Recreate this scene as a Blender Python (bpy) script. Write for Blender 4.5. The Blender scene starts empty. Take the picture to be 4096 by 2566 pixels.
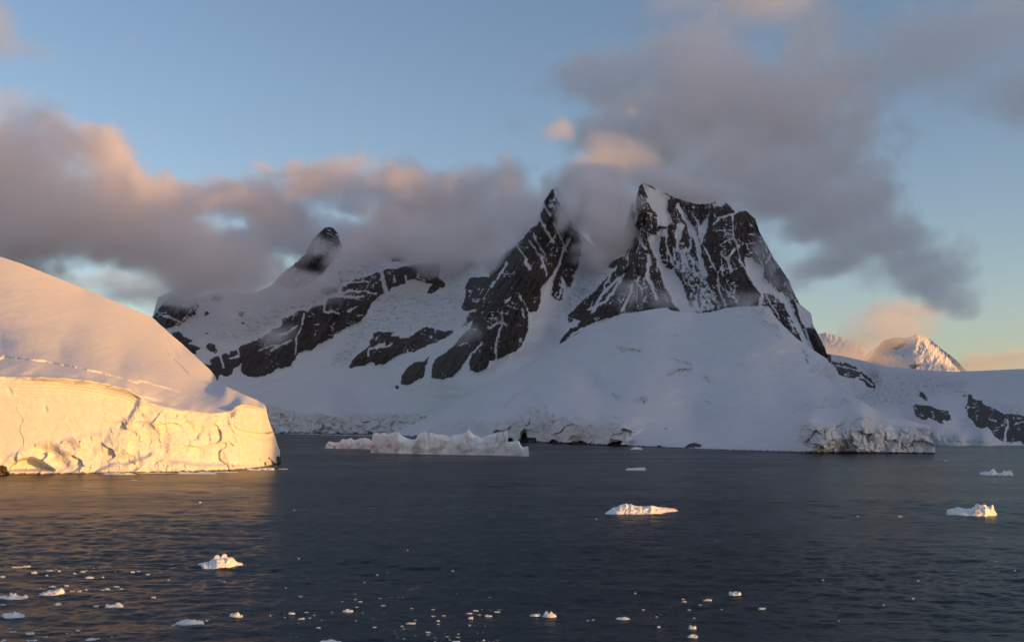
import bpy, bmesh, math, random
import numpy as np

SC = bpy.context.scene
COL = SC.collection
R = math.radians

# ------------------------------------------------------------------ camera, world, sun, exposure
F = 1005.0          # focal length in pixels of a 1024 wide frame
CAMH = 24.0         # the eye on the ship's deck
HZ = 425.0          # row of the horizon
cam = bpy.data.cameras.new('camera')
cam.sensor_width = 36.0
cam.lens = 36.0 * F / 1024.0
cam.shift_y = (HZ - 320.5) / 1024.0
cam.clip_start = 1.0
cam.clip_end = 60000.0
camo = bpy.data.objects.new('camera', cam)
COL.objects.link(camo)
camo.location = (0, 0, CAMH)
camo.rotation_euler = (math.pi / 2, 0, 0)
SC.camera = camo

SUN_EL, SUN_AZ = 4.6, 117.0
world = bpy.data.worlds.new('World')
SC.world = world
world.use_nodes = True
wn = world.node_tree
sky = wn.nodes.new('ShaderNodeTexSky')
sky.sky_type = 'NISHITA'
sky.sun_disc = False
sky.sun_elevation = R(9.0)
sky.sun_rotation = R(SUN_AZ)
sky.air_density = 1.0
sky.dust_density = 1.0
sky.ozone_density = 1.6
_t = wn.nodes.new('ShaderNodeMix'); _t.data_type = 'RGBA'; _t.blend_type = 'MULTIPLY'
_t.inputs[0].default_value = 1.0; _t.inputs[7].default_value = (1.12, 1.045, 1.09, 1)
wn.links.new(sky.outputs[0], _t.inputs[6])
wn.links.new(_t.outputs[2], wn.nodes['Background'].inputs[0])
wn.nodes['Background'].inputs[1].default_value = 0.115

sl = bpy.data.lights.new('sun', 'SUN')
sl.energy = 3.7
sl.angle = R(0.55)
sl.color = (1.0, 0.45, 0.06)
so = bpy.data.objects.new('sun', sl)
COL.objects.link(so)
_sd = (math.sin(R(SUN_AZ)) * math.cos(R(SUN_EL)), math.cos(R(SUN_AZ)) * math.cos(R(SUN_EL)), math.sin(R(SUN_EL)))
import mathutils
so.rotation_euler = mathutils.Vector(_sd).to_track_quat('Z', 'Y').to_euler()
SC.view_settings.view_transform = 'Standard'
SC.view_settings.look = 'None'
SC.view_settings.gamma = 1.0
SC.view_settings.exposure = 0.58
SC.cycles.use_denoising = True
SC.cycles.denoising_prefilter = 'ACCURATE'
SC.cycles.sample_clamp_indirect = 2.0
SC.cycles.max_bounces = 8
SC.cycles.volume_bounces = 7
SC.cycles.volume_step_rate = 1.5
SC.cycles.volume_max_steps = 256
SC.cycles.use_adaptive_sampling = True
SC.cycles.adaptive_threshold = 0.006

# ------------------------------------------------------------------ small helpers
def tag(o, label=None, cat=None, group=None, kind=None):
    if label: o['label'] = label
    if cat: o['category'] = cat
    if group: o['group'] = group
    if kind: o['kind'] = kind
    return o

def _h(ix, iy, iz, seed):
    h = (ix.astype(np.uint32) * np.uint32(374761393) + iy.astype(np.uint32) * np.uint32(668265263)
         + iz.astype(np.uint32) * np.uint32(2147483647) + np.uint32((seed * 974711) & 0xffffffff))
    h = (h ^ (h >> np.uint32(13))) * np.uint32(1274126177)
    h = (h ^ (h >> np.uint32(16))) * np.uint32(2246822519)
    return h ^ (h >> np.uint32(15))

def noise2(x, y, seed=0):
    """Gradient noise in [-1, 1]."""
    x = np.asarray(x, dtype=np.float64); y = np.asarray(y, dtype=np.float64)
    x, y = np.broadcast_arrays(x, y)
    xi = np.floor(x).astype(np.int64); yi = np.floor(y).astype(np.int64)
    fx = x - xi; fy = y - yi
    u = fx * fx * fx * (fx * (fx * 6 - 15) + 10); v = fy * fy * fy * (fy * (fy * 6 - 15) + 10)
    z = np.zeros_like(xi)
    def g(a, b):
        ang = _h((xi + a) & 0xffffff, (yi + b) & 0xffffff, z, seed).astype(np.float64) * (2 * math.pi / 4294967296.0)
        return np.cos(ang) * (fx - a) + np.sin(ang) * (fy - b)
    n0 = g(0, 0) * (1 - u) + g(1, 0) * u
    n1 = g(0, 1) * (1 - u) + g(1, 1) * u
    return (n0 * (1 - v) + n1 * v) * 1.5

def fbm(x, y, octv=4, seed=0, gain=0.5):
    s = 0; a = 1.0; t = 0
    for k in range(octv):
        s = s + a * noise2(x * 2 ** k + 17.3 * k, y * 2 ** k - 9.1 * k, seed + k)
        t += a; a *= gain
    return s / t * 1.3

def ridged(x, y, octv=4, seed=0, gain=0.5):
    s = 0; a = 1.0; t = 0
    for k in range(octv):
        s = s + a * (1 - 2 * np.abs(noise2(x * 2 ** k + 31.7 * k, y * 2 ** k + 5.3 * k, seed + k)))
        t += a; a *= gain
    return s / t

def facet(x, y, seed=0):
    """broken planes: every cell is a small tilted plane, with a step to its neighbours"""
    x, y = np.broadcast_arrays(np.asarray(x, float), np.asarray(y, float))
    x = x + 0.25 * noise2(x * 1.7, y * 1.7, seed + 50); y = y + 0.25 * noise2(x * 1.7 + 9, y * 1.7, seed + 51)
    xi = np.floor(x).astype(np.int64); yi = np.floor(y).astype(np.int64); zz = np.zeros_like(xi)
    best = np.full(x.shape, 1e9); val = np.zeros(x.shape)
    for a in (-1, 0, 1):
        for b in (-1, 0, 1):
            cx = (xi + a) & 0xffffff; cy = (yi + b) & 0xffffff
            r = [_h(cx, cy, zz, seed + 7 * k).astype(np.float64) / 4294967296.0 for k in range(5)]
            dx = x - (xi + a + 0.15 + 0.7 * r[0]); dy = y - (yi + b + 0.15 + 0.7 * r[1])
            d = dx * dx + dy * dy
            v = (r[2] * 2 - 1) * dx + (r[3] * 2 - 1) * dy + 0.35 * (r[4] - 0.5)
            m = d < best
            best = np.where(m, d, best); val = np.where(m, v, val)
    return val

def sstep(a, b, x):
    t = np.clip((x - a) / (b - a), 0, 1)
    return t * t * (3 - 2 * t)

def P(px, py, Y):
    """the world point seen at column px, row py (1024 x 641 frame) at distance Y"""
    return (px - 512.0) / F * Y, Y, CAMH + (HZ - py) / F * Y

def Z(name):
    """traced points are written in the pixels of an enlarged view of the photo"""
    ox, oy, s = {'a': (0, 1400, 2.0991), '2': (500, 850, 1.89), '3': (1500, 650, 1.5117), '4': (2300, 650, 1.89),
                 '5': (2400, 1150, 1.4234), '6': (1000, 1550, 1.6093), '7': (0, 1900, 1.7243), '8': (3200, 1200, 2.326),
                 '9': (2300, 1800, 1.3441), 'b': (1000, 2150, 2.414), 'c': (1400, 1680, 3.2187), 'd': (0, 0, 0.58935),
                 'e': (1000, 1500, 2.6822), 'f': (0, 0, 1.0), 'g': (0, 900, 1.44)}[name]
    return lambda pts: [((ox + u / s) / 4.0, (oy + v / s) / 4.0) for u, v in pts]

RW, RH, RS = 2048, 1283, 2.0
class Mask:
    def __init__(self):
        self.a = np.zeros((RH, RW), dtype=np.float32)
    def poly(self, pts, v=1.0):
        pts = np.array(pts) * RS
        x0 = int(max(0, pts[:, 0].min() - 1)); x1 = int(min(RW, pts[:, 0].max() + 2))
        y0 = int(max(0, pts[:, 1].min() - 1)); y1 = int(min(RH, pts[:, 1].max() + 2))
        if x1 <= x0 or y1 <= y0: return self
        X, Y = np.meshgrid(np.arange(x0, x1) + 0.5, np.arange(y0, y1) + 0.5)
        ins = np.zeros(X.shape, bool)
        n = len(pts)
        for i in range(n):
            ax, ay = pts[i]; bx, by = pts[(i + 1) % n]
            if ay == by: continue
            c = ((ay > Y) != (by > Y)) & (X < (bx - ax) * (Y - ay) / (by - ay) + ax)
            ins ^= c
        self.a[y0:y1, x0:x1][ins] = v
        return self
    def line(self, pts, w, v=1.0, taper=False):
        """polyline of width w (in 1024-frame pixels)"""
        pts = np.array(pts) * RS; w = w * RS / 2
        x0 = int(max(0, pts[:, 0].min() - w - 1)); x1 = int(min(RW, pts[:, 0].max() + w + 2))
        y0 = int(max(0, pts[:, 1].min() - w - 1)); y1 = int(min(RH, pts[:, 1].max() + w + 2))
        if x1 <= x0 or y1 <= y0: return self
        X, Y = np.meshgrid(np.arange(x0, x1) + 0.5, np.arange(y0, y1) + 0.5)
        d = np.full(X.shape, 1e9)
        for i in range(len(pts) - 1):
            ax, ay = pts[i]; bx, by = pts[i + 1]
            L = (bx - ax) ** 2 + (by - ay) ** 2 + 1e-9
            t = np.clip(((X - ax) * (bx - ax) + (Y - ay) * (by - ay)) / L, 0, 1)
            d = np.minimum(d, np.hypot(X - ax - t * (bx - ax), Y - ay - t * (by - ay)))
        k = np.clip(w + 0.5 - d, 0, 1)
        s = self.a[y0:y1, x0:x1]
        s[:] = s * (1 - k) + v * k
        return self
    def blur(self, r):
        r = r * RS
        n = max(1, int(r * 2.5)); k = np.exp(-0.5 * (np.arange(-n, n + 1) / r) ** 2); k /= k.sum()
        a = self.a.astype(np.float32)
        out = np.zeros_like(a)
        pad = np.pad(a, ((0, 0), (n, n)), mode='edge')
        for i, kk in enumerate(k): out += kk * pad[:, i:i + a.shape[1]]
        pad = np.pad(out, ((n, n), (0, 0)), mode='edge'); out = np.zeros_like(a)
        for i, kk in enumerate(k): out += kk * pad[i:i + a.shape[0], :]
        m = Mask(); m.a = out
        return m
    def at(self, px, py):
        x = np.clip(px * RS - 0.5, 0, RW - 1.001); y = np.clip(py * RS - 0.5, 0, RH - 1.001)
        xi = x.astype(int); yi = y.astype(int); fx = x - xi; fy = y - yi
        a = self.a
        return (a[yi, xi] * (1 - fx) * (1 - fy) + a[yi, xi + 1] * fx * (1 - fy) + a[yi + 1, xi] * (1 - fx) * fy + a[yi + 1, xi + 1] * fx * fy)

def curve(pts, smooth=True):
    p = np.array(pts, dtype=float)
    return lambda x: np.interp(x, p[:, 0], p[:, 1])

def rbf(ctrl, soft=0.0004):
    """smooth inverse depth through scattered (px, py, Y)"""
    c = np.array(ctrl, dtype=float)
    X = c[:, :2] / 100.0; q = 1000.0 / c[:, 2]
    d = np.sqrt((X[:, None, 0] - X[None, :, 0]) ** 2 + (X[:, None, 1] - X[None, :, 1]) ** 2 + soft)
    n = len(c); A = np.zeros((n + 3, n + 3)); A[:n, :n] = -d - 1e-4 * np.eye(n)
    A[:n, n] = 1; A[:n, n + 1:] = X; A[n, :n] = 1; A[n + 1:, :n] = X.T
    b = np.zeros(n + 3); b[:n] = q
    w = np.linalg.lstsq(A, b, rcond=None)[0]
    def f(px, py):
        x = np.asarray(px) / 100.0; y = np.asarray(py) / 100.0
        s = w[n] + w[n + 1] * x + w[n + 2] * y
        for i in range(n):
            s = s - w[i] * np.sqrt((x - X[i, 0]) ** 2 + (y - X[i, 1]) ** 2 + soft)
        return 1000.0 / np.clip(s, 0.05, None)
    return f

def grid_mesh(name, V, mat, attrs=None, smooth=True, parent=None, closed_u=False):
    """V: rows x cols x 3"""
    nr, nc = V.shape[:2]
    me = bpy.data.meshes.new(name)
    me.vertices.add(nr * nc)
    me.vertices.foreach_set('co', V.reshape(-1).astype(np.float32))
    i, j = np.meshgrid(np.arange(nr - 1), np.arange(nc - 1), indexing='ij')
    a = (i * nc + j).ravel()
    q = np.stack([a, a + 1, a + nc + 1, a + nc], 1)
    if closed_u:
        i = np.arange(nr - 1) * nc
        q = np.concatenate([q, np.stack([i + nc - 1, i, i + nc, i + 2 * nc - 1], 1)])
    nf = len(q)
    me.loops.add(nf * 4); me.loops.foreach_set('vertex_index', q.reshape(-1).astype(np.int32))
    me.polygons.add(nf)
    me.polygons.foreach_set('loop_start', np.arange(0, nf * 4, 4, dtype=np.int32))
    me.polygons.foreach_set('loop_total', np.full(nf, 4, dtype=np.int32))
    me.polygons.foreach_set('use_smooth', np.full(nf, smooth))
    me.update(calc_edges=True)
    for k, v in (attrs or {}).items():
        at = me.attributes.new(k, 'FLOAT', 'POINT')
        at.data.foreach_set('value', np.ascontiguousarray(v, dtype=np.float32).reshape(-1))
    me.validate()
    me.materials.append(mat)
    o = bpy.data.objects.new(name, me)
    COL.objects.link(o)
    if parent: o.parent = parent
    return o

# ------------------------------------------------------------------ materials
def new_mat(name):
    m = bpy.data.materials.new(name); m.use_nodes = True
    nt = m.node_tree
    return m, nt, nt.nodes['Principled BSDF']

def nd(nt, t, **kw):
    n = nt.nodes.new(t)
    for k, v in kw.items(): setattr(n, k, v)
    return n

def noise_node(nt, scale, detail=4, vec=None, rough=0.55, dist=0.0):
    n = nd(nt, 'ShaderNodeTexNoise')
    n.inputs['Scale'].default_value = scale; n.inputs['Detail'].default_value = detail
    n.inputs['Roughness'].default_value = rough; n.inputs['Distortion'].default_value = dist
    if vec is not None: nt.links.new(vec, n.inputs['Vector'])
    return n

def ramp(nt, fac, stops):
    r = nd(nt, 'ShaderNodeValToRGB')
    el = r.color_ramp.elements
    while len(el) < len(stops): el.new(0.5)
    for e, (p, c) in zip(el, stops):
        e.position = p; e.color = (*c, 1) if len(c) == 3 else c
    nt.links.new(fac, r.inputs[0])
    return r

def mixc(nt, fac, a, b):
    m = nd(nt, 'ShaderNodeMix', data_type='RGBA')
    for s, v in ((0, fac), (6, a), (7, b)):
        if hasattr(v, 'links'): nt.links.new(v, m.inputs[s])
        elif isinstance(v, (int, float)): m.inputs[s].default_value = v
        else: m.inputs[s].default_value = (*v, 1)
    return m.outputs[2]

def attr(nt, name):
    a = nd(nt, 'ShaderNodeAttribute'); a.attribute_name = name
    return a.outputs['Fac']

def math_n(nt, op, a, b=None, clamp=False):
    m = nd(nt, 'ShaderNodeMath', operation=op); m.use_clamp = clamp
    for i, v in enumerate((a, b)):
        if v is None: continue
        if hasattr(v, 'links'): nt.links.new(v, m.inputs[i])
        else: m.inputs[i].default_value = v
    return m.outputs[0]

def terrain_mat(name, scale, rocka=(0.022, 0.019, 0.020), rockb=(0.068, 0.050, 0.043), snow=(0.70, 0.69, 0.71), ice=(0.70, 0.63, 0.57), blue=(0.10, 0.36, 0.50), bump=1.0):
    """scale: metres of the smallest texture clump"""
    m, nt, b = new_mat(name)
    tc = nd(nt, 'ShaderNodeTexCoord').outputs['Object']
    n1 = noise_node(nt, 1 / (scale * 12), 5, tc)
    n2 = noise_node(nt, 1 / (scale * 3), 6, tc, 0.65)
    stretch = nd(nt, 'ShaderNodeMapping'); stretch.inputs['Scale'].default_value = (1, 1, 0.35)
    nt.links.new(tc, stretch.inputs[0])
    n3 = noise_node(nt, 1 / (scale * 1.6), 5, stretch.outputs[0], 0.7)
    rock = mixc(nt, ramp(nt, n3.outputs[0], [(0.34, (0, 0, 0)), (0.66, (1, 1, 1))]).outputs[0], rocka, rockb)
    rock = mixc(nt, math_n(nt, 'MULTIPLY', ramp(nt, n1.outputs[0], [(0.45, (0, 0, 0)), (0.62, (1, 1, 1))]).outputs[0], 0.6), rock, (0.070, 0.042, 0.034))
    sn = mixc(nt, ramp(nt, n1.outputs[0], [(0.35, (0, 0, 0)), (0.7, (1, 1, 1))]).outputs[0], snow, tuple(c * 0.93 for c in snow))
    ic = mixc(nt, ramp(nt, n2.outputs[0], [(0.35, (0, 0, 0)), (0.65, (1, 1, 1))]).outputs[0], ice, tuple(c * 0.80 for c in ice))
    c = mixc(nt, attr(nt, 'ice'), sn, ic)
    c = mixc(nt, attr(nt, 'blue'), c, blue)
    c = mixc(nt, attr(nt, 'rock'), c, rock)
    nt.links.new(c, b.inputs['Base Color'])
    b.inputs['Roughness'].default_value = 0.7
    b.inputs['Specular IOR Level'].default_value = 0.25
    bp = nd(nt, 'ShaderNodeBump'); bp.inputs['Distance'].default_value = scale * 0.8
    ra = math_n(nt, 'ADD', math_n(nt, 'MULTIPLY', attr(nt, 'rock'), 0.9), math_n(nt, 'ADD', math_n(nt, 'MULTIPLY', attr(nt, 'ice'), 0.2), 0.08), True)
    nt.links.new(math_n(nt, 'MULTIPLY', ra, bump), bp.inputs['Strength'])
    nt.links.new(n2.outputs[0], bp.inputs['Height'])
    nt.links.new(bp.outputs[0], b.inputs['Normal'])
    return m

M_far = terrain_mat('rock_and_snow', 6.0)
M_mid = terrain_mat('headland_snow', 2.5)
M_near = terrain_mat('ice_cap_snow', 0.9, ice=(0.80, 0.79, 0.76), blue=(0.42, 0.58, 0.56), rocka=(0.03, 0.02, 0.012), rockb=(0.10, 0.06, 0.03), bump=0.4)
M_peak = terrain_mat('distant_snow', 14.0, rocka=(0.16, 0.15, 0.17), rockb=(0.2, 0.18, 0.19))  # rock colour made pale in place of distance haze

def ice_mat(name, snow, blue, scale):
    m, nt, b = new_mat(name)
    tc = nd(nt, 'ShaderNodeTexCoord').outputs['Object']
    n1 = noise_node(nt, 1 / scale, 5, tc, 0.6)
    n2 = noise_node(nt, 5 / scale, 5, tc, 0.65)
    c = mixc(nt, ramp(nt, n1.outputs[0], [(0.52, (0, 0, 0)), (0.75, (1, 1, 1))]).outputs[0], snow, blue)
    c = mixc(nt, attr(nt, 'blue'), c, (0.16, 0.45, 0.58))
    c = mixc(nt, attr(nt, 'ice'), c, (0.50, 0.47, 0.44))
    nt.links.new(c, b.inputs['Base Color'])
    b.inputs['Roughness'].default_value = 0.55
    b.inputs['Specular IOR Level'].default_value = 0.3
    bp = nd(nt, 'ShaderNodeBump'); bp.inputs['Distance'].default_value = scale * 0.12; bp.inputs['Strength'].default_value = 0.7
    nt.links.new(n2.outputs[0], bp.inputs['Height']); nt.links.new(bp.outputs[0], b.inputs['Normal'])
    return m
M_berg = ice_mat('berg_ice', (0.92, 0.91, 0.91), (0.70, 0.78, 0.84), 12.0)
M_floe = ice_mat('floe_ice', (0.86, 0.88, 0.90), (0.62, 0.76, 0.82), 1.6)
M_brash = ice_mat('brash_ice', (0.72, 0.76, 0.78), (0.45, 0.60, 0.66), 0.8)

# ------------------------------------------------------------------ water
def water_mat():
    m, nt, b = new_mat('sea_water')
    tc = nd(nt, 'ShaderNodeTexCoord').outputs['Object']
    def mp(sx, sy, rz=0):
        k = nd(nt, 'ShaderNodeMapping'); k.inputs['Scale'].default_value = (sx, sy, 1); k.inputs['Rotation'].default_value = (0, 0, rz)
        nt.links.new(tc, k.inputs[0]); return k.outputs[0]
    lane = noise_node(nt, 1.0, 3, mp(1 / 220, 1 / 70, R(-9)), 0.5, 0.8)
    a = noise_node(nt, 1.0, 3, mp(1 / 1.1, 1 / 0.6, R(12)), 0.6)
    bp = nd(nt, 'ShaderNodeBump'); bp.inputs['Distance'].default_value = 0.22
    nt.links.new(a.outputs[0], bp.inputs['Height'])
    bp.inputs['Strength'].default_value = 0.75
    nt.links.new(bp.outputs[0], b.inputs['Normal'])
    b.inputs['Base Color'].default_value = (0.004, 0.008, 0.013, 1)
    rg = ramp(nt, lane.outputs[0], [(0.36, (0.14,) * 3), (0.64, (0.26,) * 3)])
    nt.links.new(rg.outputs[0], b.inputs['Roughness'])
    b.inputs['IOR'].default_value = 1.333
    # even dark layer dulls the reflections, in place of the waves shading each other
    dk = nd(nt, 'ShaderNodeBsdfDiffuse'); dk.inputs['Color'].default_value = (0.006, 0.011, 0.018, 1)
    mx = nd(nt, 'ShaderNodeMixShader'); mx.inputs[0].default_value = 0.45
    nt.links.new(b.outputs[0], mx.inputs[1]); nt.links.new(dk.outputs[0], mx.inputs[2])
    nt.links.new(mx.outputs[0], nt.nodes['Material Output'].inputs['Surface'])
    return m
M_water = water_mat()
# open sea to the horizon, a hand's breadth under the wave sheet
me = bpy.data.meshes.new('water')
me.from_pydata([(-16000, -6000, -0.6), (16000, -6000, -0.6), (16000, 26000, -0.6), (-16000, 26000, -0.6)], [], [(0, 1, 2, 3)])
me.materials.append(M_water)
wo = bpy.data.objects.new('water', me); COL.objects.link(wo); tag(wo, kind='structure')
def wave_sheet():
    py = np.concatenate([np.linspace(1100, 669, 80), np.arange(668, 428.0, -0.36), np.arange(428.0, 426.4, -0.1)]); px = np.concatenate([np.linspace(-1500, -146, 150), np.arange(-140, 1166, 1.0), np.linspace(1172, 2500, 150)])
    Yr = CAMH * F / (py - HZ)
    X = (px[None] - 512) / F * Yr[:, None]; Yw = np.broadcast_to(Yr[:, None], X.shape)
    cell = np.gradient(-Yr)[:, None] * -1
    cell = np.abs(cell)
    gust = 0.75 + 0.5 * fbm(X / 210, Yw / 75, 3, 601)
    h = 0
    for lx, ly, rot, slope, sd in ((1.5, 0.9, 0.15, 0.15, 1), (2.8, 1.6, -0.2, 0.15, 2), (5.2, 3.0, 0.06, 0.125, 3), (11, 6, -0.12, 0.07, 4), (30, 13, 0.05, 0.035, 5), (90, 36, -0.05, 0.010, 6), (240, 95, 0.1, 0.006, 7)):
        c, sn = math.cos(rot), math.sin(rot)
        u = (X * c + Yw * sn) / lx; v = (-X * sn + Yw * c) / ly
        keep = sstep(0.9, 2.2, ly / cell) * sstep(0.9, 2.2, 2.0 * lx / np.abs(np.gradient(px)[None] * Yr[:, None] / F))
        n = noise2(u + 0.3 * noise2(u * 0.5, v * 0.5, 620 + sd), v, 610 + sd)
        n = n - 0.35 * np.abs(n)                       # sharper troughs to crests
        h = h + keep * slope * ly * 0.62 * n * gust
    V = np.stack([X, Yw, h], -1)
    V[-1, :, 2] = V[0, :, 2] = V[:, 0, 2] = V[:, -1, 2] = -0.7
    o = grid_mesh('water', V, M_water, {})
    tag(o, kind='structure')
wave_sheet()

# ------------------------------------------------------------------ terrain relief builder
def relief(name, x0, x1, nc, nr, base, crest, depth, disp, attrs, mat, back=500.0, back_drop=0.85, soften=10):
    px = np.linspace(x0, x1, nc); t = np.linspace(0, 1, nr)
    b = base(px); c = crest(px)
    PX = np.broadcast_to(px, (nr, nc)).copy()
    PY = b[None, :] + t[:, None] * (c - b)[None, :]
    # coarse grid for the smooth depth, then the fine relief on top
    gx = np.linspace(x0, x1, 220); gy = np.linspace(PY.min() - 1, PY.max() + 1, 160)
    G = depth(*np.meshgrid(gx, gy))
    for _ in range(soften):                      # take the kinks out of the smooth depth
        Q = np.pad(np.log(G), 1, mode='edge')
        G = np.exp((Q[:-2, 1:-1] + Q[2:, 1:-1] + Q[1:-1, :-2] + Q[1:-1, 2:] + 2 * Q[1:-1, 1:-1]) / 6)
    fx = (PX - gx[0]) / (gx[1] - gx[0]); fy = (PY - gy[0]) / (gy[1] - gy[0])
    xi = np.clip(fx.astype(int), 0, 218); yi = np.clip(fy.astype(int), 0, 158); fx -= xi; fy -= yi
    Y = G[yi, xi] * (1 - fx) * (1 - fy) + G[yi, xi + 1] * fx * (1 - fy) + G[yi + 1, xi] * (1 - fx) * fy + G[yi + 1, xi + 1] * fx * fy
    Y = Y - disp(PX, PY, Y)
    V = np.stack(P(PX, PY, Y), -1)
    A = attrs(PX, PY)
    # below: carry the foot under the water; above: carry the land over the crest and down behind
    foot = V[0:1].copy(); foot[..., 2] = np.minimum(foot[..., 2] - 1, -6.0)
    rows = [foot, V]
    top = V[-1]
    for s in (0.04, 0.12, 0.3, 0.6, 1.0):
        r = top.copy(); r[:, 0] *= np.where(top[:, 0] < 0, (top[:, 1] + back * s) / top[:, 1], 1.0); r[:, 1] += back * s
        r[:, 2] = top[:, 2] * (1 - back_drop * s ** 1.3) - 4 * s
        rows.append(r[None])
    V = np.concatenate(rows, 0)
    A = {k: np.concatenate([v[0:1], v] + [v[-1:]] * 5, 0) for k, v in A.items()}
    o = grid_mesh(name, V, mat, A)
    return tag(o, kind='structure')

def shoreY(py):
    return CAMH * F / (py - HZ)

exec_order = []
#@@SPLIT
# ------------------------------------------------------------------ traced rock, snow and ice marks
z2, z3, z4, z5, z6, z8, za, ze, zd, zf = (Z(k) for k in '234568aedf')
rk = Mask()
# --- left ridge and its rock bands
rk.poly(z2([(180,790),(215,785),(245,740),(280,690),(330,640),(385,605),(430,575),(470,590),(530,640),(560,700),(540,760),(480,790),(440,830),(420,850),(360,850),(310,880),(270,850),(240,820)]))
rk.line(z2([(290,775),(340,790),(390,815),(430,825)]), 2.2, 0)
for p in ([(590,770),(620,740),(640,760),(610,780)], [(680,650),(720,610),(740,650),(700,680)], [(640,660),(720,600),(780,590),(760,620),(660,670)],
          [(860,740),(900,740),(890,790),(850,780)], [(870,810),(910,830),(890,845)], [(820,735),(850,730),(845,742)], [(600,905),(635,900),(620,918)],
          [(360,905),(410,895),(450,940),(500,950),(520,965),(470,985),(560,1015),(575,1025),(540,1045),(545,1075),(500,1060),(450,1020),(400,980),(355,935)],
          [(610,1000),(640,980),(680,1000),(700,1040),(690,1065),(650,1050),(615,1035)],
          [(560,1130),(600,1135),(650,1150),(640,1115),(670,1090),(720,1075),(760,1060),(790,1075),(800,1045),(850,1030),(880,1000),(930,985),(1000,960),(1050,930),(1120,880),(1180,860),(1190,800),(1240,780),(1310,740),(1350,735),(1370,745),(1410,715),(1450,700),(1490,690),(1510,720),(1540,650),(1580,640),(1650,640),(1635,600),(1640,560),(1680,545),(1740,500),(1810,490),(1850,470),(1900,450),(1960,460),(2000,420),(2060,430),(2100,410),(2150,400),(2200,390),(2268,400),(2268,520),(2180,500),(2100,525),(2020,560),(1990,600),(1950,610),(1905,640),(1890,670),(1850,700),(1830,770),(1780,820),(1700,860),(1650,890),(1620,920),(1580,940),(1530,970),(1470,985),(1440,1010),(1410,1045),(1380,1040),(1330,1050),(1300,1080),(1270,1130),(1230,1165),(1160,1175),(1110,1205),(1060,1235),(990,1245),(930,1240),(890,1215),(875,1180),(890,1130),(850,1160),(810,1180),(815,1210),(780,1235),(720,1220),(700,1275),(680,1270),(640,1200),(600,1165)],
          [(1480,580),(1530,560),(1620,565),(1600,600),(1540,620),(1500,610)],
          [(1060,520),(1100,460),(1140,425),(1190,430),(1250,360),(1310,290),(1370,275),(1390,250),(1420,200),(1480,140),(1530,95),(1570,100),(1610,160),(1640,250),(1640,300),(1600,340),(1560,370),(1520,430),(1490,465),(1450,490),(1430,520),(1390,545),(1340,560),(1240,570),(1150,540)],
          [(1690,1165),(1720,1110),(1770,1060),(1830,1020),(1850,990),(1840,960),(1870,945),(1885,900),(1930,893),(1980,905),(2040,895),(2000,930),(2070,930),(2080,950),(2150,940),(2200,900),(2268,860),(2268,1020),(2180,1050),(2100,1060),(2030,1100),(1960,1140),(1900,1150),(1860,1120),(1820,1150),(1750,1160),(1710,1175)],
          [(2090,1290),(2110,1230),(2160,1160),(2220,1130),(2268,1120),(2268,1230),(2200,1270),(2150,1300)]):
    rk.poly(z2(p))
for p in ([(0,665),(80,640),(100,645),(250,610),(330,605),(400,615),(390,650),(385,700),(430,730),(425,745),(370,770),(340,795),(315,790),(330,755),(345,730),(290,720),(220,700),(170,735),(120,745),(60,770),(0,820)],
          [(100,570),(180,560),(200,590),(100,600)],
          [(200,1080),(240,1030),(300,990),(350,1000),(380,1005),(420,1020),(470,1010),(480,1025),(440,1050),(370,1085),(290,1110),(200,1140),(130,1160),(60,1200),(0,1225),(0,1130),(100,1050)],
          [(150,1340),(160,1290),(190,1240),(240,1205),(290,1200),(330,1170),(320,1210),(290,1240),(300,1270),(250,1290),(220,1325),(180,1340)],
          [(120,1350),(135,1342),(145,1358),(135,1366)],
          # left tower
          [(335,1295),(350,1220),(370,1180),(420,1150),(470,1110),(520,1050),(560,1010),(590,960),(600,900),(630,860),(670,800),(690,700),(690,660),(730,630),(760,590),(780,550),(830,520),(860,490),(900,450),(940,400),(980,370),(1000,330),(1020,250),(1025,200),(1050,165),(1100,140),(1130,180),(1140,240),(1180,330),(1200,400),(1240,430),(1250,490),(1245,560),(1220,640),(1200,690),(1190,740),(1150,780),(1140,830),(1100,830),(1065,800),(1075,750),(1085,680),(1060,690),(1030,730),(1000,760),(1005,830),(980,900),(930,900),(925,960),(930,1000),(910,1060),(890,1100),(850,1140),(800,1160),(745,1190),(720,1185),(700,1200),(680,1240),(620,1270),(575,1250),(570,1190),(600,1140),(560,1180),(520,1240),(470,1290),(410,1310),(370,1305)],
          [(520,880),(550,790),(545,750),(570,700),(600,690),(690,690),(700,800),(640,870),(590,890),(560,900),(540,895)],
          [(520,1000),(545,950),(570,905),(600,900),(590,950),(550,985)],
          [(1115,1095),(1120,1060),(1170,1020),(1180,995),(1230,990),(1280,960),(1300,930),(1350,925),(1360,950),(1250,1000),(1190,1030),(1160,1070)],
          [(1180,1060),(1240,1020),(1285,1010),(1270,1030),(1200,1060)],
          [(1165,970),(1170,920),(1220,870),(1250,850),(1240,900),(1190,960)]):
    rk.poly(z3(p))
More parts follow.
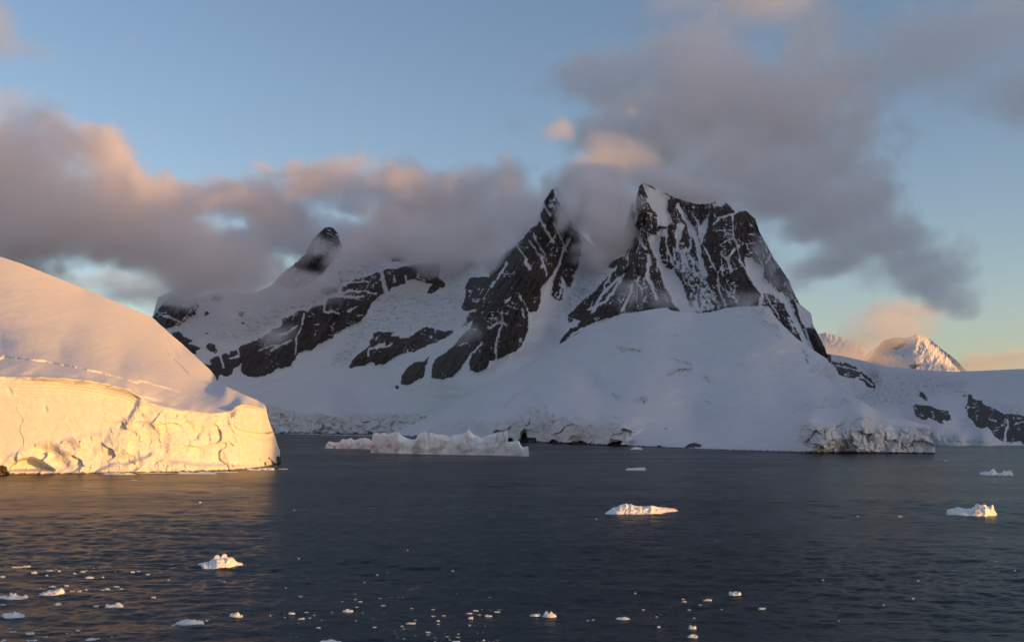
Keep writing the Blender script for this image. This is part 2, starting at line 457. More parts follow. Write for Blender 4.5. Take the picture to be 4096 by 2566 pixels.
# right massif
rk.poly(z4([(0,1180),(0,1100),(40,1060),(100,1000),(160,960),(220,890),(270,840),(330,780),(300,790),(250,800),(260,750),(310,730),(370,700),(400,640),(440,580),(480,540),(450,480),(430,420),(410,380),(405,300),(470,262),(485,160),(515,125),(545,150),(600,190),(640,235),(730,220),(790,260),(850,290),(1000,270),(1080,230),(1140,220),(1200,270),(1310,340),(1350,400),(1390,450),(1410,510),(1440,590),(1470,660),(1510,700),(1540,740),(1570,780),(1610,830),(1650,880),(1680,960),(1690,1010),(1710,1060),(1740,1090),(1810,1140),(1810,1190),(1780,1240),(1830,1260),(1880,1320),(1910,1370),(1920,1420),(1935,1470),(1945,1520),(1880,1500),(1750,1410),(1600,1260),(1500,1160),(1430,1080),(1200,1090),(960,1140),(720,1110),(400,1130),(190,1190),(100,1220),(0,1260),(40,1190)]))
rk.poly(z4([(740,640),(820,600),(900,700),(960,790),(1000,900),(1060,980),(1120,1100),(900,1140),(860,960),(800,860),(730,760)]), 0.55)
# snow fields, couloirs and ledges on the massif
for p in ([(515,150),(545,170),(600,205),(650,240),(710,240),(725,300),(700,350),(740,440),(700,480),(650,480),(610,430),(620,400),(580,340),(550,290),(545,240),(520,190)],
          [(570,540),(630,550),(640,600),(640,680),(660,760),(720,810),(750,790),(770,850),(800,900),(830,960),(850,1030),(880,1100),(900,1140),(800,1120),(740,1060),(720,1000),(680,940),(640,820),(610,720),(570,640),(550,580)],
          [(770,460),(800,450),(830,470),(790,600),(770,680),(760,560)],
          [(1020,350),(1005,440),(1000,500),(975,560),(955,620),(930,550),(940,480),(960,460),(990,420)],
          [(1060,330),(1080,240),(1140,225),(1200,275),(1320,350),(1260,370),(1230,380),(1180,340),(1140,300),(1110,325)],
          [(1280,700),(1330,710),(1380,760),(1430,800),(1420,860),(1480,920),(1560,990),(1590,1060),(1560,1060),(1500,1000),(1430,980),(1400,990),(1350,920),(1310,850),(1290,780)],
          [(1660,1040),(1800,1120),(1815,1190),(1780,1250),(1740,1240),(1700,1150)]):
    rk.poly(z4(p), 0)
rk.poly(z4([(700,280),(760,290),(800,420),(780,440),(730,400),(700,340)]), 0.9)
rk.poly(z4([(610,540),(640,500),(700,500),(680,560),(640,560)]), 0.25)
for w, p in ((4.0, [(780,320),(820,410),(890,500),(930,620),(945,740),(990,850)]), (2.2, [(1050,460),(1100,410),(1150,400),(1230,375)]),
             (4.5, [(1560,990),(1610,1090),(1660,1180),(1710,1290),(1760,1400)]), (1.6, [(1190,400),(1200,560),(1230,640),(1250,740),(1300,820)]),
             (0.9, [(1300,612),(1370,600),(1430,590)]), (1.0, [(1090,620),(1140,590),(1200,570)]), (2.0, [(1210,650),(1160,720),(1180,800)]),
             (1.8, [(1100,670),(1150,740),(1190,820)]), (2.2, [(460,280),(440,350),(470,380),(440,480)]), (2.6, [(470,540),(500,600),(540,650)]),
             (3.2, [(560,700),(550,860),(590,950),(620,1020)]), (2.4, [(430,920),(420,1000),(350,1120)]), (2.4, [(370,840),(300,960),(240,1040),(100,1110)]),
             (1.8, [(490,860),(470,900),(510,960)]), (2.0, [(850,470),(880,560),(870,650)]), (1.6, [(700,490),(690,600),(720,700),(740,770)]),
             (1.5, [(880,380),(930,450),(940,500)]), (2.0, [(1080,860),(1090,960),(1140,1080)]), (1.6, [(1440,760),(1480,700),(1475,680)]),
             (3.4, [(1420,1000),(1400,1080),(1440,1120)]), (2.4, [(1600,1010),(1650,1120),(1640,1180)]), (2.2, [(1740,1260),(1770,1350),(1800,1430)]),
             (1.6, [(980,640),(1030,740),(1060,800)]), (1.8, [(620,250),(600,320),(640,380)]), (1.6, [(270,850),(220,930),(230,960)]),
             (2.6, [(330,870),(200,1000),(130,1130)])):
    rk.line(z4(p), w, 0)
# couloirs on the left tower
rk.poly(z3([(1075,170),(1105,140),(1140,220),(1135,270),(1100,220)]), 0)
for w, p in ((1.2, [(1060,230),(1090,280)]), (1.2, [(1020,250),(1060,320)]), (2.4, [(1000,340),(1035,410),(1080,480)]), (1.4, [(930,470),(970,520),(1020,600),(1040,680)]),
             (2.6, [(1180,460),(1140,520),(1120,600),(1080,690)]), (2.2, [(800,600),(770,650),(740,700)]), (2.0, [(820,810),(790,845)]), (1.8, [(890,880),(900,930)]),
             (2.0, [(730,1190),(732,1100),(770,950),(765,900)]), (1.8, [(870,790),(930,900)]), (2.4, [(725,715),(700,750)]), (2.0, [(920,610),(940,650)]),
             (1.6, [(560,1180),(600,1140),(650,1080)]), (2.8, [(1140,830),(1150,740),(1130,690)]), (1.4, [(850,490),(900,560),(930,620)]),
             (1.4, [(1080,360),(1130,470),(1160,540)]), (1.6, [(960,430),(990,500),(1030,560)]), (1.8, [(690,1000),(760,960),(800,980)]), (1.5, [(510,1100),(560,1090)])):
    rk.line(z3(p), w, 0)
for w, p in ((1.5, [(1355,760),(1340,850),(1300,940),(1285,1070)]), (3.6, [(1940,440),(1950,510),(1970,590)]), (1.8, [(1510,700),(1502,745),(1560,748),(1620,756)]),
             (1.8, [(1640,607),(1700,590),(1800,590),(1900,612)]), (2.0, [(1560,630),(1640,625),(1730,640),(1800,635)]), (1.2, [(1680,748),(1720,720),(1760,705)]),
             (1.8, [(1170,915),(1230,910),(1300,850)]), (1.4, [(1010,1040),(1080,1010),(1160,1000)]), (1.2, [(1430,842),(1470,840)]), (1.4, [(1750,780),(1800,775)]),
             (1.4, [(1100,1040),(1160,1010),(1260,960)]), (1.8, [(720,1075),(735,1130),(745,1170)]), (1.8, [(850,1035),(860,1080),(790,1100)]), (2.0, [(1840,1080),(1850,1030),(1960,990)]),
             (1.4, [(1580,940),(1660,880),(1730,850)]), (1.8, [(2030,470),(2040,520)]), (1.4, [(1690,530),(1780,520),(1840,520)]), (1.8, [(2120,470),(2125,520)])):
    rk.line(z2(p), w, 0)
for w, p in ((1.6, [(100,1095),(60,1110),(10,1120)]),):
    rk.line(z3(p), w, 0)
# right glacier
for p in ([(280,565),(350,575),(440,585),(520,620),(560,660),(600,690),(660,730),(700,780),(705,825),(680,810),(620,800),(600,760),(555,740),(550,710),(500,725),(420,715),(370,690),(340,640),(310,600)],
          [(1110,850),(1135,845),(1170,880),(1200,935),(1160,925),(1110,890)],
          [(1050,975),(1090,955),(1110,970),(1160,975),(1200,975),(1280,1010),(1380,1025),(1400,1070),(1415,1115),(1380,1120),(1330,1110),(1340,1150),(1290,1140),(1200,1080),(1180,1110),(1130,1105),(1080,1070),(1060,1020)],
          [(1560,870),(1600,890),(1640,930),(1700,930),(1700,960),(1760,990),(1830,1010),(1900,1060),(1960,1050),(2030,1060),(2084,1080),(2300,1100),(2400,1310),(2084,1310),(1960,1320),(1880,1310),(1820,1270),(1780,1220),(1750,1180),(1690,1190),(1640,1180),(1620,1130),(1560,1080),(1555,1010),(1530,1000),(1560,950)],
          [(1500,875),(1550,870),(1540,890),(1510,890)], [(2060,1320),(2084,1300),(2300,1310),(2300,1345),(2080,1340)]):
    rk.poly(z8(p))
for w, p in ((1.2, [(330,600),(420,620),(500,640),(560,660)]), (2.4, [(1930,1110),(1935,1160),(1915,1230),(1910,1300)]), (1.2, [(420,690),(450,690)]), (1.5, [(2000,1150),(2060,1130),(2100,1130)]),
             (1.4, [(1760,1100),(1830,1120)]), (1.3, [(560,690),(620,740),(680,790)])):
    rk.line(z8(p), w, 0)
rk_s = rk.blur(0.55); rk_w = rk.blur(5.0)

# blue crevasses and ice texture marks
bl = Mask()
for w, p in ((1.1, [(75,600),(88,618)]), (1.2, [(225,645),(238,620),(250,660)]), (1.0, [(1375,665),(1380,640),(1400,628)]), (1.0, [(1400,640),(1418,668)]),
             (1.0, [(1277,815),(1280,860)]), (1.3, [(1383,838),(1395,870),(1412,915)]), (0.8, [(1465,735),(1490,750)]), (0.8, [(1525,740),(1540,758)]),
             (1.0, [(1225,682),(1275,680)]), (1.2, [(1720,880),(1722,920)]), (1.6, [(1155,355),(1175,385),(1195,390)]), (2.0, [(1170,400),(1185,430)]), (1.0, [(1000,270),(1030,285)]),
             (0.8, [(1250,460),(1257,470)]), (0.9, [(1290,488),(1296,505)]), (0.9, [(1455,605),(1460,620)]), (1.0, [(1500,612),(1515,600)]), (0.8, [(475,420),(520,434)]), (0.7, [(120,360),(150,370)]),
             (0.7, [(395,400),(430,406)]), (0.8, [(60,730),(100,740),(130,760)]), (1.0, [(600,640),(640,660)]), (0.8, [(1620,845),(1626,865)]), (0.7, [(1790,870),(1800,885)]), (0.9,[(415,270),(450,275)])):
    bl.line(z5(p), w * 0.6)
for w, p in ((1.1, [(1902,115),(1902,135)]), (0.8, [(1910,145),(1905,185)]), (0.7, [(1848,50),(1846,68)]), (0.7, [(1820,38),(1828,60)]), (0.8, [(2340,38),(2350,55)]), (1.2, [(985,155),(988,190)]),
             (1.0, [(1395,250),(1380,290)]), (0.8, [(2175,290),(2180,310)]), (0.9, [(1800,150),(1815,185)]), (0.6, [(2330,180),(2390,200)]), (0.7, [(2345,50),(2390,60)]), (0.8, [(255,150),(290,150)])):
    bl.line(z6(p), w * 0.7)
for w, p in ((2.2, [(1330,765),(1480,775)]), (2.0, [(1420,840),(1540,850)]), (1.6, [(500,770),(520,820)]), (1.4, [(1205,795),(1215,805)]), (3.0, [(540,570),(620,640)])):
    bl.line(z8(p), w, 0.45)
for w, p in ((0.8, [(380,950),(384,985)]), (1.4, [(225,1185),(245,1180)]), (0.7, [(955,1085),(965,1100)]), (0.7, [(1705,1100),(1712,1108)]), (0.8, [(380,940),(375,990)]), (1.2, [(1440,1405),(1460,1420)]), (1.3, [(1600,1425),(1630,1440)]),
             (0.8, [(1490,1130),(1510,1140)])):
    bl.line(z3(p), w * 0.7, 0.8)
bl_s = bl.blur(0.35); bl_s.a *= (0.55 + 0.9 * fbm(np.arange(RW)[None] / 9.0, np.arange(RH)[:, None] / 7.0, 3, 404)).clip(0, 1)

# icefall texture areas (broken, bluish glacier ice)
fa = Mask()
for zz, pl in ((z3, [[(0,820),(120,750),(340,800),(430,750),(480,640),(560,560),(700,620),(620,690),(545,740),(540,900),(510,1010),(420,1010),(300,985),(150,1060),(20,1010),(0,1010)],
                     [(1150,850),(1200,700),(1300,640),(1420,620),(1430,690),(1330,770),(1240,830),(1170,920),(1080,940),(1090,880)]]),
               (z2, [[(700,950),(680,860),(900,800),(1190,700),(1500,560),(1700,330),(2000,370),(1900,440),(1650,540),(1480,680),(1200,770),(1050,920),(880,980)], [(1500,1180),(1700,900),(1850,760),(1950,680),(1900,880),(1820,1000),(1690,1150)]]),
               (z8, [[(280,490),(500,540),(620,610),(800,650),(1200,680),(1560,760),(1500,860),(1300,830),(1200,930),(1100,850),(1080,960),(900,1000),(540,950),(480,860),(720,840),(700,760),(560,640),(300,560)],
                     [(1240,1200),(1440,1215),(1540,1280),(1700,1260),(1800,1350),(1250,1350)], [(1700,940),(2084,1000),(2084,1080),(1900,1050)]])):
    for p in pl: fa.poly(zz(p))
fa_s = fa.blur(3.5)

# ------------------------------------------------------------------ mountain with the two rock towers
cB = [(300,775),(330,760),(360,745),(372,700),(395,690),(420,684),(445,690),(470,700),(500,690),(520,680),(560,690),(600,690),(640,672),(668,640),(690,625),(720,598),(730,570),(750,550),(766,535),(783,535),(797,548),(806,575),(818,592),(835,592),(900,580),(1000,580),(1060,595),(1100,610),(1145,620),(1165,636),(1185,600),(1210,575),(1240,545),(1262,530),(1275,490),(1282,475),(1300,447),(1315,441),(1327,463),(1340,500),(1365,540),(1380,562),(1400,580),(1440,565),(1470,545),(1484,500),(1487,485),(1500,470),(1505,440),(1517,430),(1535,437),(1560,450),(1590,465),(1640,480),(1668,480),(1690,472),(1710,469),(1740,487),(1760,497),(1780,515),(1790,545),(1810,580),(1825,610),(1840,630),(1860,660),(1872,690),(1885,715),(1912,738),(1917,765),(1930,790),(1945,820),(1956,855),(1964,880)]
_cB = curve(zd(cB))
def crestB(px):
    r = rk_w.at(px, _cB(px) + 3)
    return _cB(px) + 1.1 * fbm(px / 2.6, px * 0, 3, 5) * (0.15 + r) + 0.5 * noise2(px / 0.9, px * 0, 8) * r
baseB = curve([(120, 432.4), (265, 432.7), (400, 433.2), (460, 434), (560, 436), (840, 438)])
ctrlB = [(p, baseB(p), shoreY(baseB(p))) for p in (130, 200, 265, 330, 390, 450, 520, 600, 700, 835)]
ctrlB += [(p, 412.5, shoreY(baseB(p)) + 12) for p in (200, 265, 330, 400)]
ctrlB += [(250, 378, 3700), (300, 388, 3480), (350, 392, 3360), (400, 392, 3150), (445, 376, 2760), (425, 402, 2850), (480, 376, 2620), (520, 362, 2600),
          (150, 320, 4600), (178, 292, 4650), (215, 330, 4300), (250, 290, 4750), (327, 228, 4600), (290, 275, 4600), (345, 262, 4500), (440, 250, 4800), (400, 262, 4500),
          (260, 366, 3820), (300, 322, 4020), (345, 336, 3840), (370, 300, 4000), (430, 268, 4200), (240, 350, 4000), (205, 350, 4050),
          (400, 325, 3700), (440, 300, 3800), (455, 275, 4050), (466, 248, 4400), (370, 360, 3500), (440, 335, 3330), (400, 345, 3480), (462, 310, 3500),
          (478, 300, 2980), (474, 335, 2820), (490, 345, 2680), (505, 310, 2760), (520, 270, 2860), (540, 230, 2970), (556, 189, 3050), (575, 245, 3080),
          (545, 335, 2760), (560, 300, 2900), (590, 262, 3120), (612, 242, 3280), (530, 352, 2640), (590, 300, 2820),
          (570, 332, 2600), (600, 300, 2660), (622, 262, 2760), (636, 215, 2900), (643, 183, 2990), (690, 205, 3080), (716, 200, 2980), (650, 312, 2560), (720, 308, 2480), (760, 325, 2400),
          (668, 270, 2820), (716, 245, 2730), (750, 240, 2780), (780, 262, 2700), (800, 300, 2560), (829, 360, 2320), (690, 300, 2600), (640, 345, 2360), (740, 350, 2260)]
depthB = rbf(ctrlB)
slantB = curve([(100, -0.5), (400, -0.5), (560, -0.5), (620, -0.35), (650, 0.05), (700, 0.32), (800, 0.5), (850, 0.5)])
rag = lambda px, py: 0.30 * fbm(px / 3.2, py / 4.0, 4, 21) + 0.16 * fbm(px / 1.2, py / 1.2, 2, 77)
def rockB(px, py):
    wx = px + 1.3 * fbm(px / 6, py / 6, 3, 61); wy = py + 1.3 * fbm(px / 6, py / 6, 3, 62)
    phi = rk_s.at(wx, wy)
    u = px - slantB(px) * (py - 300)
    streak = ridged(u / 9, py / 34, 3, 91)
    fine = ridged(u / 3.6 + 0.4 * fbm(px / 9, py / 9, 2, 3), py / 11, 3, 95)
    ledge = ridged(px / 13 + py / 60, py / 4.2 - px / 16, 3, 97)
    patch = sstep(-0.25, 0.45, fbm(px / 26, py / 30, 3, 99) + 0.25 * sstep(560, 640, px))
    snow = 0.50 * sstep(0.56, 0.86, streak) * patch + 0.55 * sstep(0.66, 0.92, fine) * (0.25 + 0.75 * patch) + 0.7 * sstep(0.52, 0.85, ledge) * sstep(-0.2, 0.5, fbm(px / 20, py / 16, 2, 111)) * 0.9
    low = sstep(0.0, 60.0, 372 - py)
    return sstep(0.42, 0.58, phi + rag(px, py) - snow * (0.45 + 0.55 * low) * phi)
def dispB(px, py, Y):
    k = Y / 3000.0
    r = rk_w.at(px, py); u = px - slantB(px) * (py - 300)
    ribs = ridged(u / 24, py / 110, 4, 41) * 42 + ridged(u / 8, py / 30, 4, 43, 0.6) * 15 + fbm(px / 3, py / 4.5, 4, 45, 0.6) * 9
    d = r * ribs + 14 * rk_s.at(px, py) * sstep(0.1, 0.6, r) - 10 * (1 - r) * sstep(0.02, 0.3, r)
    fl = fa_s.at(px, py)
    d = d + fl * (fbm(px / 5, py / 3.2, 5, 51, 0.66) * 12 + ridged(px / 9 + py / 14, py / 3.5, 3, 53) * 10 + fbm(px / 14, py / 9, 3, 54) * 14)
    d = d + (1 - r) * (fbm(px / 60, py / 22, 3, 55) * 14 + fbm(px / 20 + py / 14, py / 6, 3, 56) * 3.5)
    # ice front at the shore
    ic = iceB(px, py)
    d = d + ic * (ridged(px / 15 + 0.4 * noise2(px / 6, py / 6, 4), py / 30, 4, 57, 0.55) * 26 + facet(px / 7, py / 6, 59) * 16 + fbm(px / 2.5, py / 3, 3, 58) * 4)
    return d * k
topIce = curve(ze([(100, 300), (200, 320), (330, 350), (470, 385), (560, 420), (700, 385), (870, 430), (980, 445), (1150, 418), (1320, 415), (1600, 408), (1780, 410), (1900, 430)]))
def iceB(px, py):
    t = topIce(px) + 1.2 * fbm(px / 5, px * 0, 3, 71)
    return sstep(-1.0, 1.0, py - t) * (px < 425)
def attrB(px, py):
    r = rockB(px, py)
    cave_shade = sstep(0.25, 0.6, ridged(px / 16, px * 0 + 3.3, 2, 73)) * sstep(430.4, 432.2, py + 1.5 * noise2(px / 3, px * 0, 75)) * (px < 420)  # dark of shore hollows painted in rock colour, nothing is hollowed out
    ice = iceB(px, py)
    tone = sstep(-0.15, 0.35, fbm(px / 8, py / 5, 3, 79))
    return {'rock': np.maximum(r, 0.9 * cave_shade), 'ice': np.clip(np.maximum(ice * (0.35 + 0.65 * tone), 0.35 * fa_s.at(px, py) * tone), 0, 1), 'blue': np.clip(np.maximum(bl_s.at(px, py) * 1.3, fa_s.at(px, py) * sstep(0.22, 0.6, fbm(px / 4, py / 3, 4, 81)) * 0.55 + fa_s.at(px, py) * 0.05), 0, 1)}
relief('mountain', 135, 833, 1150, 430, baseB, crestB, depthB, dispB, attrB, M_far, back=700)

# ------------------------------------------------------------------ snow dome headland
seam = [(383, 433.2), (397, 431.0), (424, 418.0), (467, 396.0), (509, 373.0), (540, 354.0), (560, 343.6)]
_cC = curve(seam + zd([(1385,772),(1430,755),(1500,735),(1550,726),(1572,724),(1583,732),(1610,736),(1650,738),(1690,733),(1710,725),(1760,722),(1800,720),(1812,724),(1830,748),(1855,775),(1880,798),(1920,826),(1950,845),(1962,868),(1975,900),(2010,932),(2060,962),(2130,985),(2195,1003),(2198,1012),(2203,1040),(2205,1062)]))
def crestC(px):
    return _cC(px) + 0.35 * fbm(px / 5, px * 0, 3, 15) * (px > 760)
baseC = curve([(383, 433.6)] + zd([(935,1023),(1000,1031),(1080,1034),(1250,1040),(1480,1050),(1700,1060),(1880,1065),(2205,1067)]))
ctrlC = [(p, baseC(p), shoreY(baseC(p))) for p in (383, 397, 424, 458, 500, 530, 580, 628, 680, 721, 765, 798, 840, 880, 915, 935)]
for (x, y) in seam[1:]:
    ctrlC.append((x, y, float(depthB(x, y)) - 14))
ctrlC += [(467, 412, 2260), (530, 385, 2150), (590, 335, 2330), (640, 312, 2250), (671, 308, 2200), (700, 313, 2120), (730, 306, 2040), (763, 306, 1900), (785, 330, 1700), (830, 360, 1560), (838, 385, 1370), (875, 406, 1060),
          (600, 385, 1900), (680, 360, 1800), (750, 350, 1650), (700, 420, 1400), (780, 400, 1330), (800, 412, 1130), (830, 408, 1090)]
# tops of the ice fronts: nearly as near as their feet
topF = zd([(1090,1020),(1140,995),(1210,985),(1290,968),(1370,975),(1440,990),(1480,1000)])
for (x, y) in topF: ctrlC.append((x, y, shoreY(baseC(x)) + 25))
topH = zd([(1890,1000),(1900,985),(1960,992),(2030,975),(2080,1000),(2140,1005),(2195,1006)])
for (x, y) in topH: ctrlC.append((x, y, shoreY(baseC(x)) + 16))
depthC = rbf(ctrlC)
fr = Mask()
fr.poly(z6([(1130,300),(1150,275),(1200,240),(1300,212),(1420,200),(1500,207),(1640,220),(1700,175),(1770,148),(1850,140),(1950,160),(2080,212),(2150,228),(2250,230),(2330,215),(2414,235),(2460,300),(2420,380),(2100,380),(1700,360),(1400,330),(1100,330)]))
fr.poly(z5([(0,790),(120,810),(250,790),(200,830),(140,870),(60,900),(0,900)]), 0.9)
fr.poly(z5([(1135,800),(1145,765),(1185,732),(1200,760),(1290,790),(1330,785),(1410,728),(1450,770),(1500,740),(1560,760),(1620,790),(1680,820),(1740,785),(1830,790),(1895,795),(1910,870),(1910,945),(1170,945),(1180,900),(1150,870)]))
fr.poly(z5([(1100,680),(1200,640),(1300,618),(1400,620),(1450,655),(1380,680),(1250,690),(1150,680)]), 0.8)
fr.poly(z5([(1400,690),(1500,720),(1620,760),(1740,790),(1600,800),(1460,760)]), 0.7)
fr.poly(z5([(860,115),(900,103),(935,110),(960,150),(1040,240),(990,225),(920,180),(880,135)]), 0.8)
fr.poly(z5([(1195,460),(1240,415),(1300,430),(1335,480),(1370,560),(1330,540),(1290,500),(1210,480)]), 0.8)
fr.poly(z5([(1000,935),(1030,912),(1100,905),(1170,915),(1180,945),(1000,945)]), 0.8)
fr.poly(z5([(740,925),(790,885),(820,900),(890,925),(890,938),(750,932)]), 0.7)
fr_s = fr.blur(0.9); fr_w = fr.blur(3.0)
cv = Mask()   # dark rock at the water line; cave hollows also get their shade as rock colour
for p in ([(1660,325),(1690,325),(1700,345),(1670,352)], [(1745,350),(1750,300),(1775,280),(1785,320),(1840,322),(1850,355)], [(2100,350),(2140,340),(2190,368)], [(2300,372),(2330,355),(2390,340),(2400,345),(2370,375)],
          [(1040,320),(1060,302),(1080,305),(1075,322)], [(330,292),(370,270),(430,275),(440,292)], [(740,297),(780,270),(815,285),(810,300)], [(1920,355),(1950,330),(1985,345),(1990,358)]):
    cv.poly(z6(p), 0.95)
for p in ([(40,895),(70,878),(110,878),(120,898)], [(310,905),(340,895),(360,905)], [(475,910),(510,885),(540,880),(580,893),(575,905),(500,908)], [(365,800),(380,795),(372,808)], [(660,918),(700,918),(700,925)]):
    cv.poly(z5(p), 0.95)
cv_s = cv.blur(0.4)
crackC = Mask()
for w, p in ((2.2, [(430,410),(520,434)]), (2.5, [(590,500),(640,540)]), (3, [(100,340),(240,360)]), (3, [(390,490),(450,470),(520,460)]), (4, [(200,640),(260,640)]), (3, [(60,600),(130,640)]), (2, [(1090,680),(1200,690)])):
    crackC.line(z5(p), w)
for w, p in ((4, [(780,1470),(850,1400),(940,1370)]), (3, [(1430,1400),(1480,1440)]), (4, [(1570,1440),(1640,1420)]), (3, [(880,1480),(1000,1500)])):
    crackC.line(z3(p), w)
crackC_s = crackC.blur(1.2)
def dispC(px, py, Y):
    k = Y / 1500.0
    f = fr_s.at(px, py); fw = fr_w.at(px, py)
    d = f * 6 + f * (ridged(px / 19 + 0.5 * noise2(px / 9, py / 9, 6), py / 50, 3, 47) * 9 + facet(px / 15, py / 13, 31) * 12 + facet(px / 5.5, py / 5, 32) * 3.2 + fbm(px / 16, py / 11, 2, 31, 0.45) * 4 + ridged(px / 14 + py / 40, py / 16, 2, 33, 0.4) * 3 + fbm(px / 30, py * 3.1 / 6 + 0.15 * px, 2, 36) * 1.2)
    d = d - 14 * cv_s.at(px, py)
    edge = np.minimum(sstep(0, 22, px - 383), sstep(0, 9, py - crestC(px)) )
    edge = np.maximum(edge, sstep(560, 600, px))
    d = d + (1 - fw) * edge * (fbm(px / 55 + py / 80, py / 20, 3, 35) * 15 + fbm(px / 16, py / 5, 4, 37) * 3.6 + ridged(px / 26 - py / 30, py / 6, 4, 40) * 2.2 * sstep(-0.1, 0.4, fbm(px / 45, py / 22, 2, 44)) + fbm(px / 5, py / 2.5, 3, 38) * 0.5)
    d = d + crackC_s.at(px, py) * fbm(px / 2.2, py / 1.4, 3, 39) * 16
    return d * k - 6 * bl_s.at(px, py)
def attrC(px, py):
    tone = sstep(-0.25, 0.4, fbm(px / 9, py / 6, 4, 32))
    f = fr_s.at(px, py)
    line = sstep(0.55, 0.85, ridged(px / 40, 77 + px * 0, 3, 34)) * sstep(0.8, 0.1, baseC(px) - py)
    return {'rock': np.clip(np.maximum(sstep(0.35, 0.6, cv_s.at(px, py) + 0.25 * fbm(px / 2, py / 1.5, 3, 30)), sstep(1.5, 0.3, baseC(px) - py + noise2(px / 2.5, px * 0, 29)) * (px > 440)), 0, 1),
            'ice': np.clip(np.maximum(f * (0.30 + 0.4 * tone), 0.5 * crackC_s.at(px, py)), 0, 1), 'blue': np.clip(np.maximum(bl_s.at(px, py) * 1.4, f * sstep(0.3, 0.7, fbm(px / 5, py / 5, 4, 28)) * 0.45), 0, 1)}
relief('snow_hill', 383.5, 935.3, 1250, 330, baseC, crestC, depthC, dispC, attrC, M_mid, back=520)

# ------------------------------------------------------------------ glacier beyond the headland
_cD = curve(zd([(1900,815),(1950,833),(1985,838),(2040,850),(2080,860),(2130,868),(2200,872),(2250,875),(2330,872),(2414,868),(2600,862)]))
crestD = lambda px: _cD(px) + 0.3 * fbm(px / 6, px * 0, 3, 17)
baseD = curve(zd([(1900,1048),(2414,1048.5),(2600,1049)]))
ctrlD = [(p, baseD(p), shoreY(baseD(p))) for p in (800, 850, 900, 935, 970, 1000, 1030, 1080)]
ctrlD += [(p, 435, shoreY(444.6) + 10) for p in (935, 960, 985)]
ctrlD += [(p, float(crestD(p)), 3300) for p in (805, 850, 880, 920, 960, 1000, 1080)]
ctrlD += [(840, 362, 2900), (870, 385, 2500), (880, 368, 2800), (850, 400, 2100), (920, 390, 2350), (930, 405, 1900), (950, 410, 1750), (900, 410, 1900), (980, 385, 2500), (1000, 395, 2050), (990, 420, 1500), (1024, 420, 1480), (1024, 395, 2000), (960, 428, 1450), (900, 430, 1500), (1080, 400, 1900)]
depthD = rbf(ctrlD)
def dispD(px, py, Y):
    k = Y / 2500.0
    r = rk_w.at(px, py); fl = fa_s.at(px, py)
    d = r * (ridged(px / 9, py / 22, 4, 63) * 22 + fbm(px / 3, py / 3, 3, 64) * 10) + 8 * rk_s.at(px, py)
    d = d + fl * (fbm(px / 4.5, py / 3, 5, 65, 0.65) * 20 + ridged(px / 8 - py / 9, py / 5, 3, 66) * 10)
    return (d + fbm(px / 40, py / 14, 3, 67) * 12 + fbm(px / 9, py / 3, 3, 69) * 1.5) * k
def attrD(px, py):
    phi = rk_s.at(px + fbm(px / 4, py / 4, 2, 11), py + fbm(px / 4, py / 4, 2, 12))
    snow = sstep(0.5, 0.85, ridged(px / 8, py / 3, 3, 13)) * sstep(-0.1, 0.4, fbm(px / 10, py / 10, 2, 14)) * 0.8
    fl = fa_s.at(px, py)
    return {'rock': sstep(0.42, 0.58, phi + rag(px, py) * 0.9 - snow * phi), 'ice': fl * 0.35 + 0.6 * sstep(434, 437, py) * sstep(0, 0.3, fbm(px / 6, py / 4, 2, 9)),
            'blue': np.clip(np.maximum(bl_s.at(px, py) * 1.3, fl * (0.10 + 0.5 * sstep(0.1, 0.6, fbm(px / 4, py / 3, 4, 83)))), 0, 1)}
relief('glacier', 802, 1085, 560, 200, baseD, crestD, depthD, dispD, attrD, M_far, back=900)

# ------------------------------------------------------------------ distant sunlit peaks
def peak(name, prof, Ymid, spread, mat, seed, rocks):
    cp = curve(z8(prof)); xs = [p[0] for p in z8(prof)]
    x0, x1 = min(xs), max(xs)
    top = z8([(1075, 318)])[0] if name == 'peak' else z8([(400, 345)])[0]
    def dep(px, py):
        return Ymid + (372 - py) * spread + np.abs(px - top[0]) * 6
    pm = Mask()
    for p in rocks: pm.poly(z8(p), 0.8)
    ps = pm.blur(0.9)
    def dsp(px, py, Y):
        arete = np.abs(px - (top[0] + 0.9 * (py - top[1])))       # the ridge that comes down to the right
        return -arete * (6 if rocks else -1.0) * sstep(0, 6, py - cp(px)) ** 0.5 + ridged(px / 10 + py / 30, py / 22, 4, seed) * (30 if rocks else 9) + fbm(px / 4, py / 4, 4, seed + 5) * 18
    relief(name, x0, x1, 420, 180, lambda px: px * 0 + 374.0, lambda px: cp(px) + 0.35 * fbm(px / 2, px * 0, 3, seed), dep, dsp,
           lambda px, py: {'rock': sstep(0.35, 0.6, ps.at(px, py) + 0.4 * fbm(px / 2.5, py / 3, 3, seed + 2)), 'ice': px * 0, 'blue': px * 0}, mat, back=1500, back_drop=0.9)
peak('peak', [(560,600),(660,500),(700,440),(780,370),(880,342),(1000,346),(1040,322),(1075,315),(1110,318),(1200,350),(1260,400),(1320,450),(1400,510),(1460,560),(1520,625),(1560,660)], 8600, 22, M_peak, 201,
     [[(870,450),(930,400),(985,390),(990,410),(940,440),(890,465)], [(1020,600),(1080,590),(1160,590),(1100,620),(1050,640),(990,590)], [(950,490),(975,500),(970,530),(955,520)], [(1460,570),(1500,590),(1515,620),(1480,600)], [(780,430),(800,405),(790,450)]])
peak('peak', [(60,330),(240,300),(320,318),(400,343),(480,378),(560,413),(620,458),(660,495),(760,600)], 10500, 22, M_peak, 231, [])

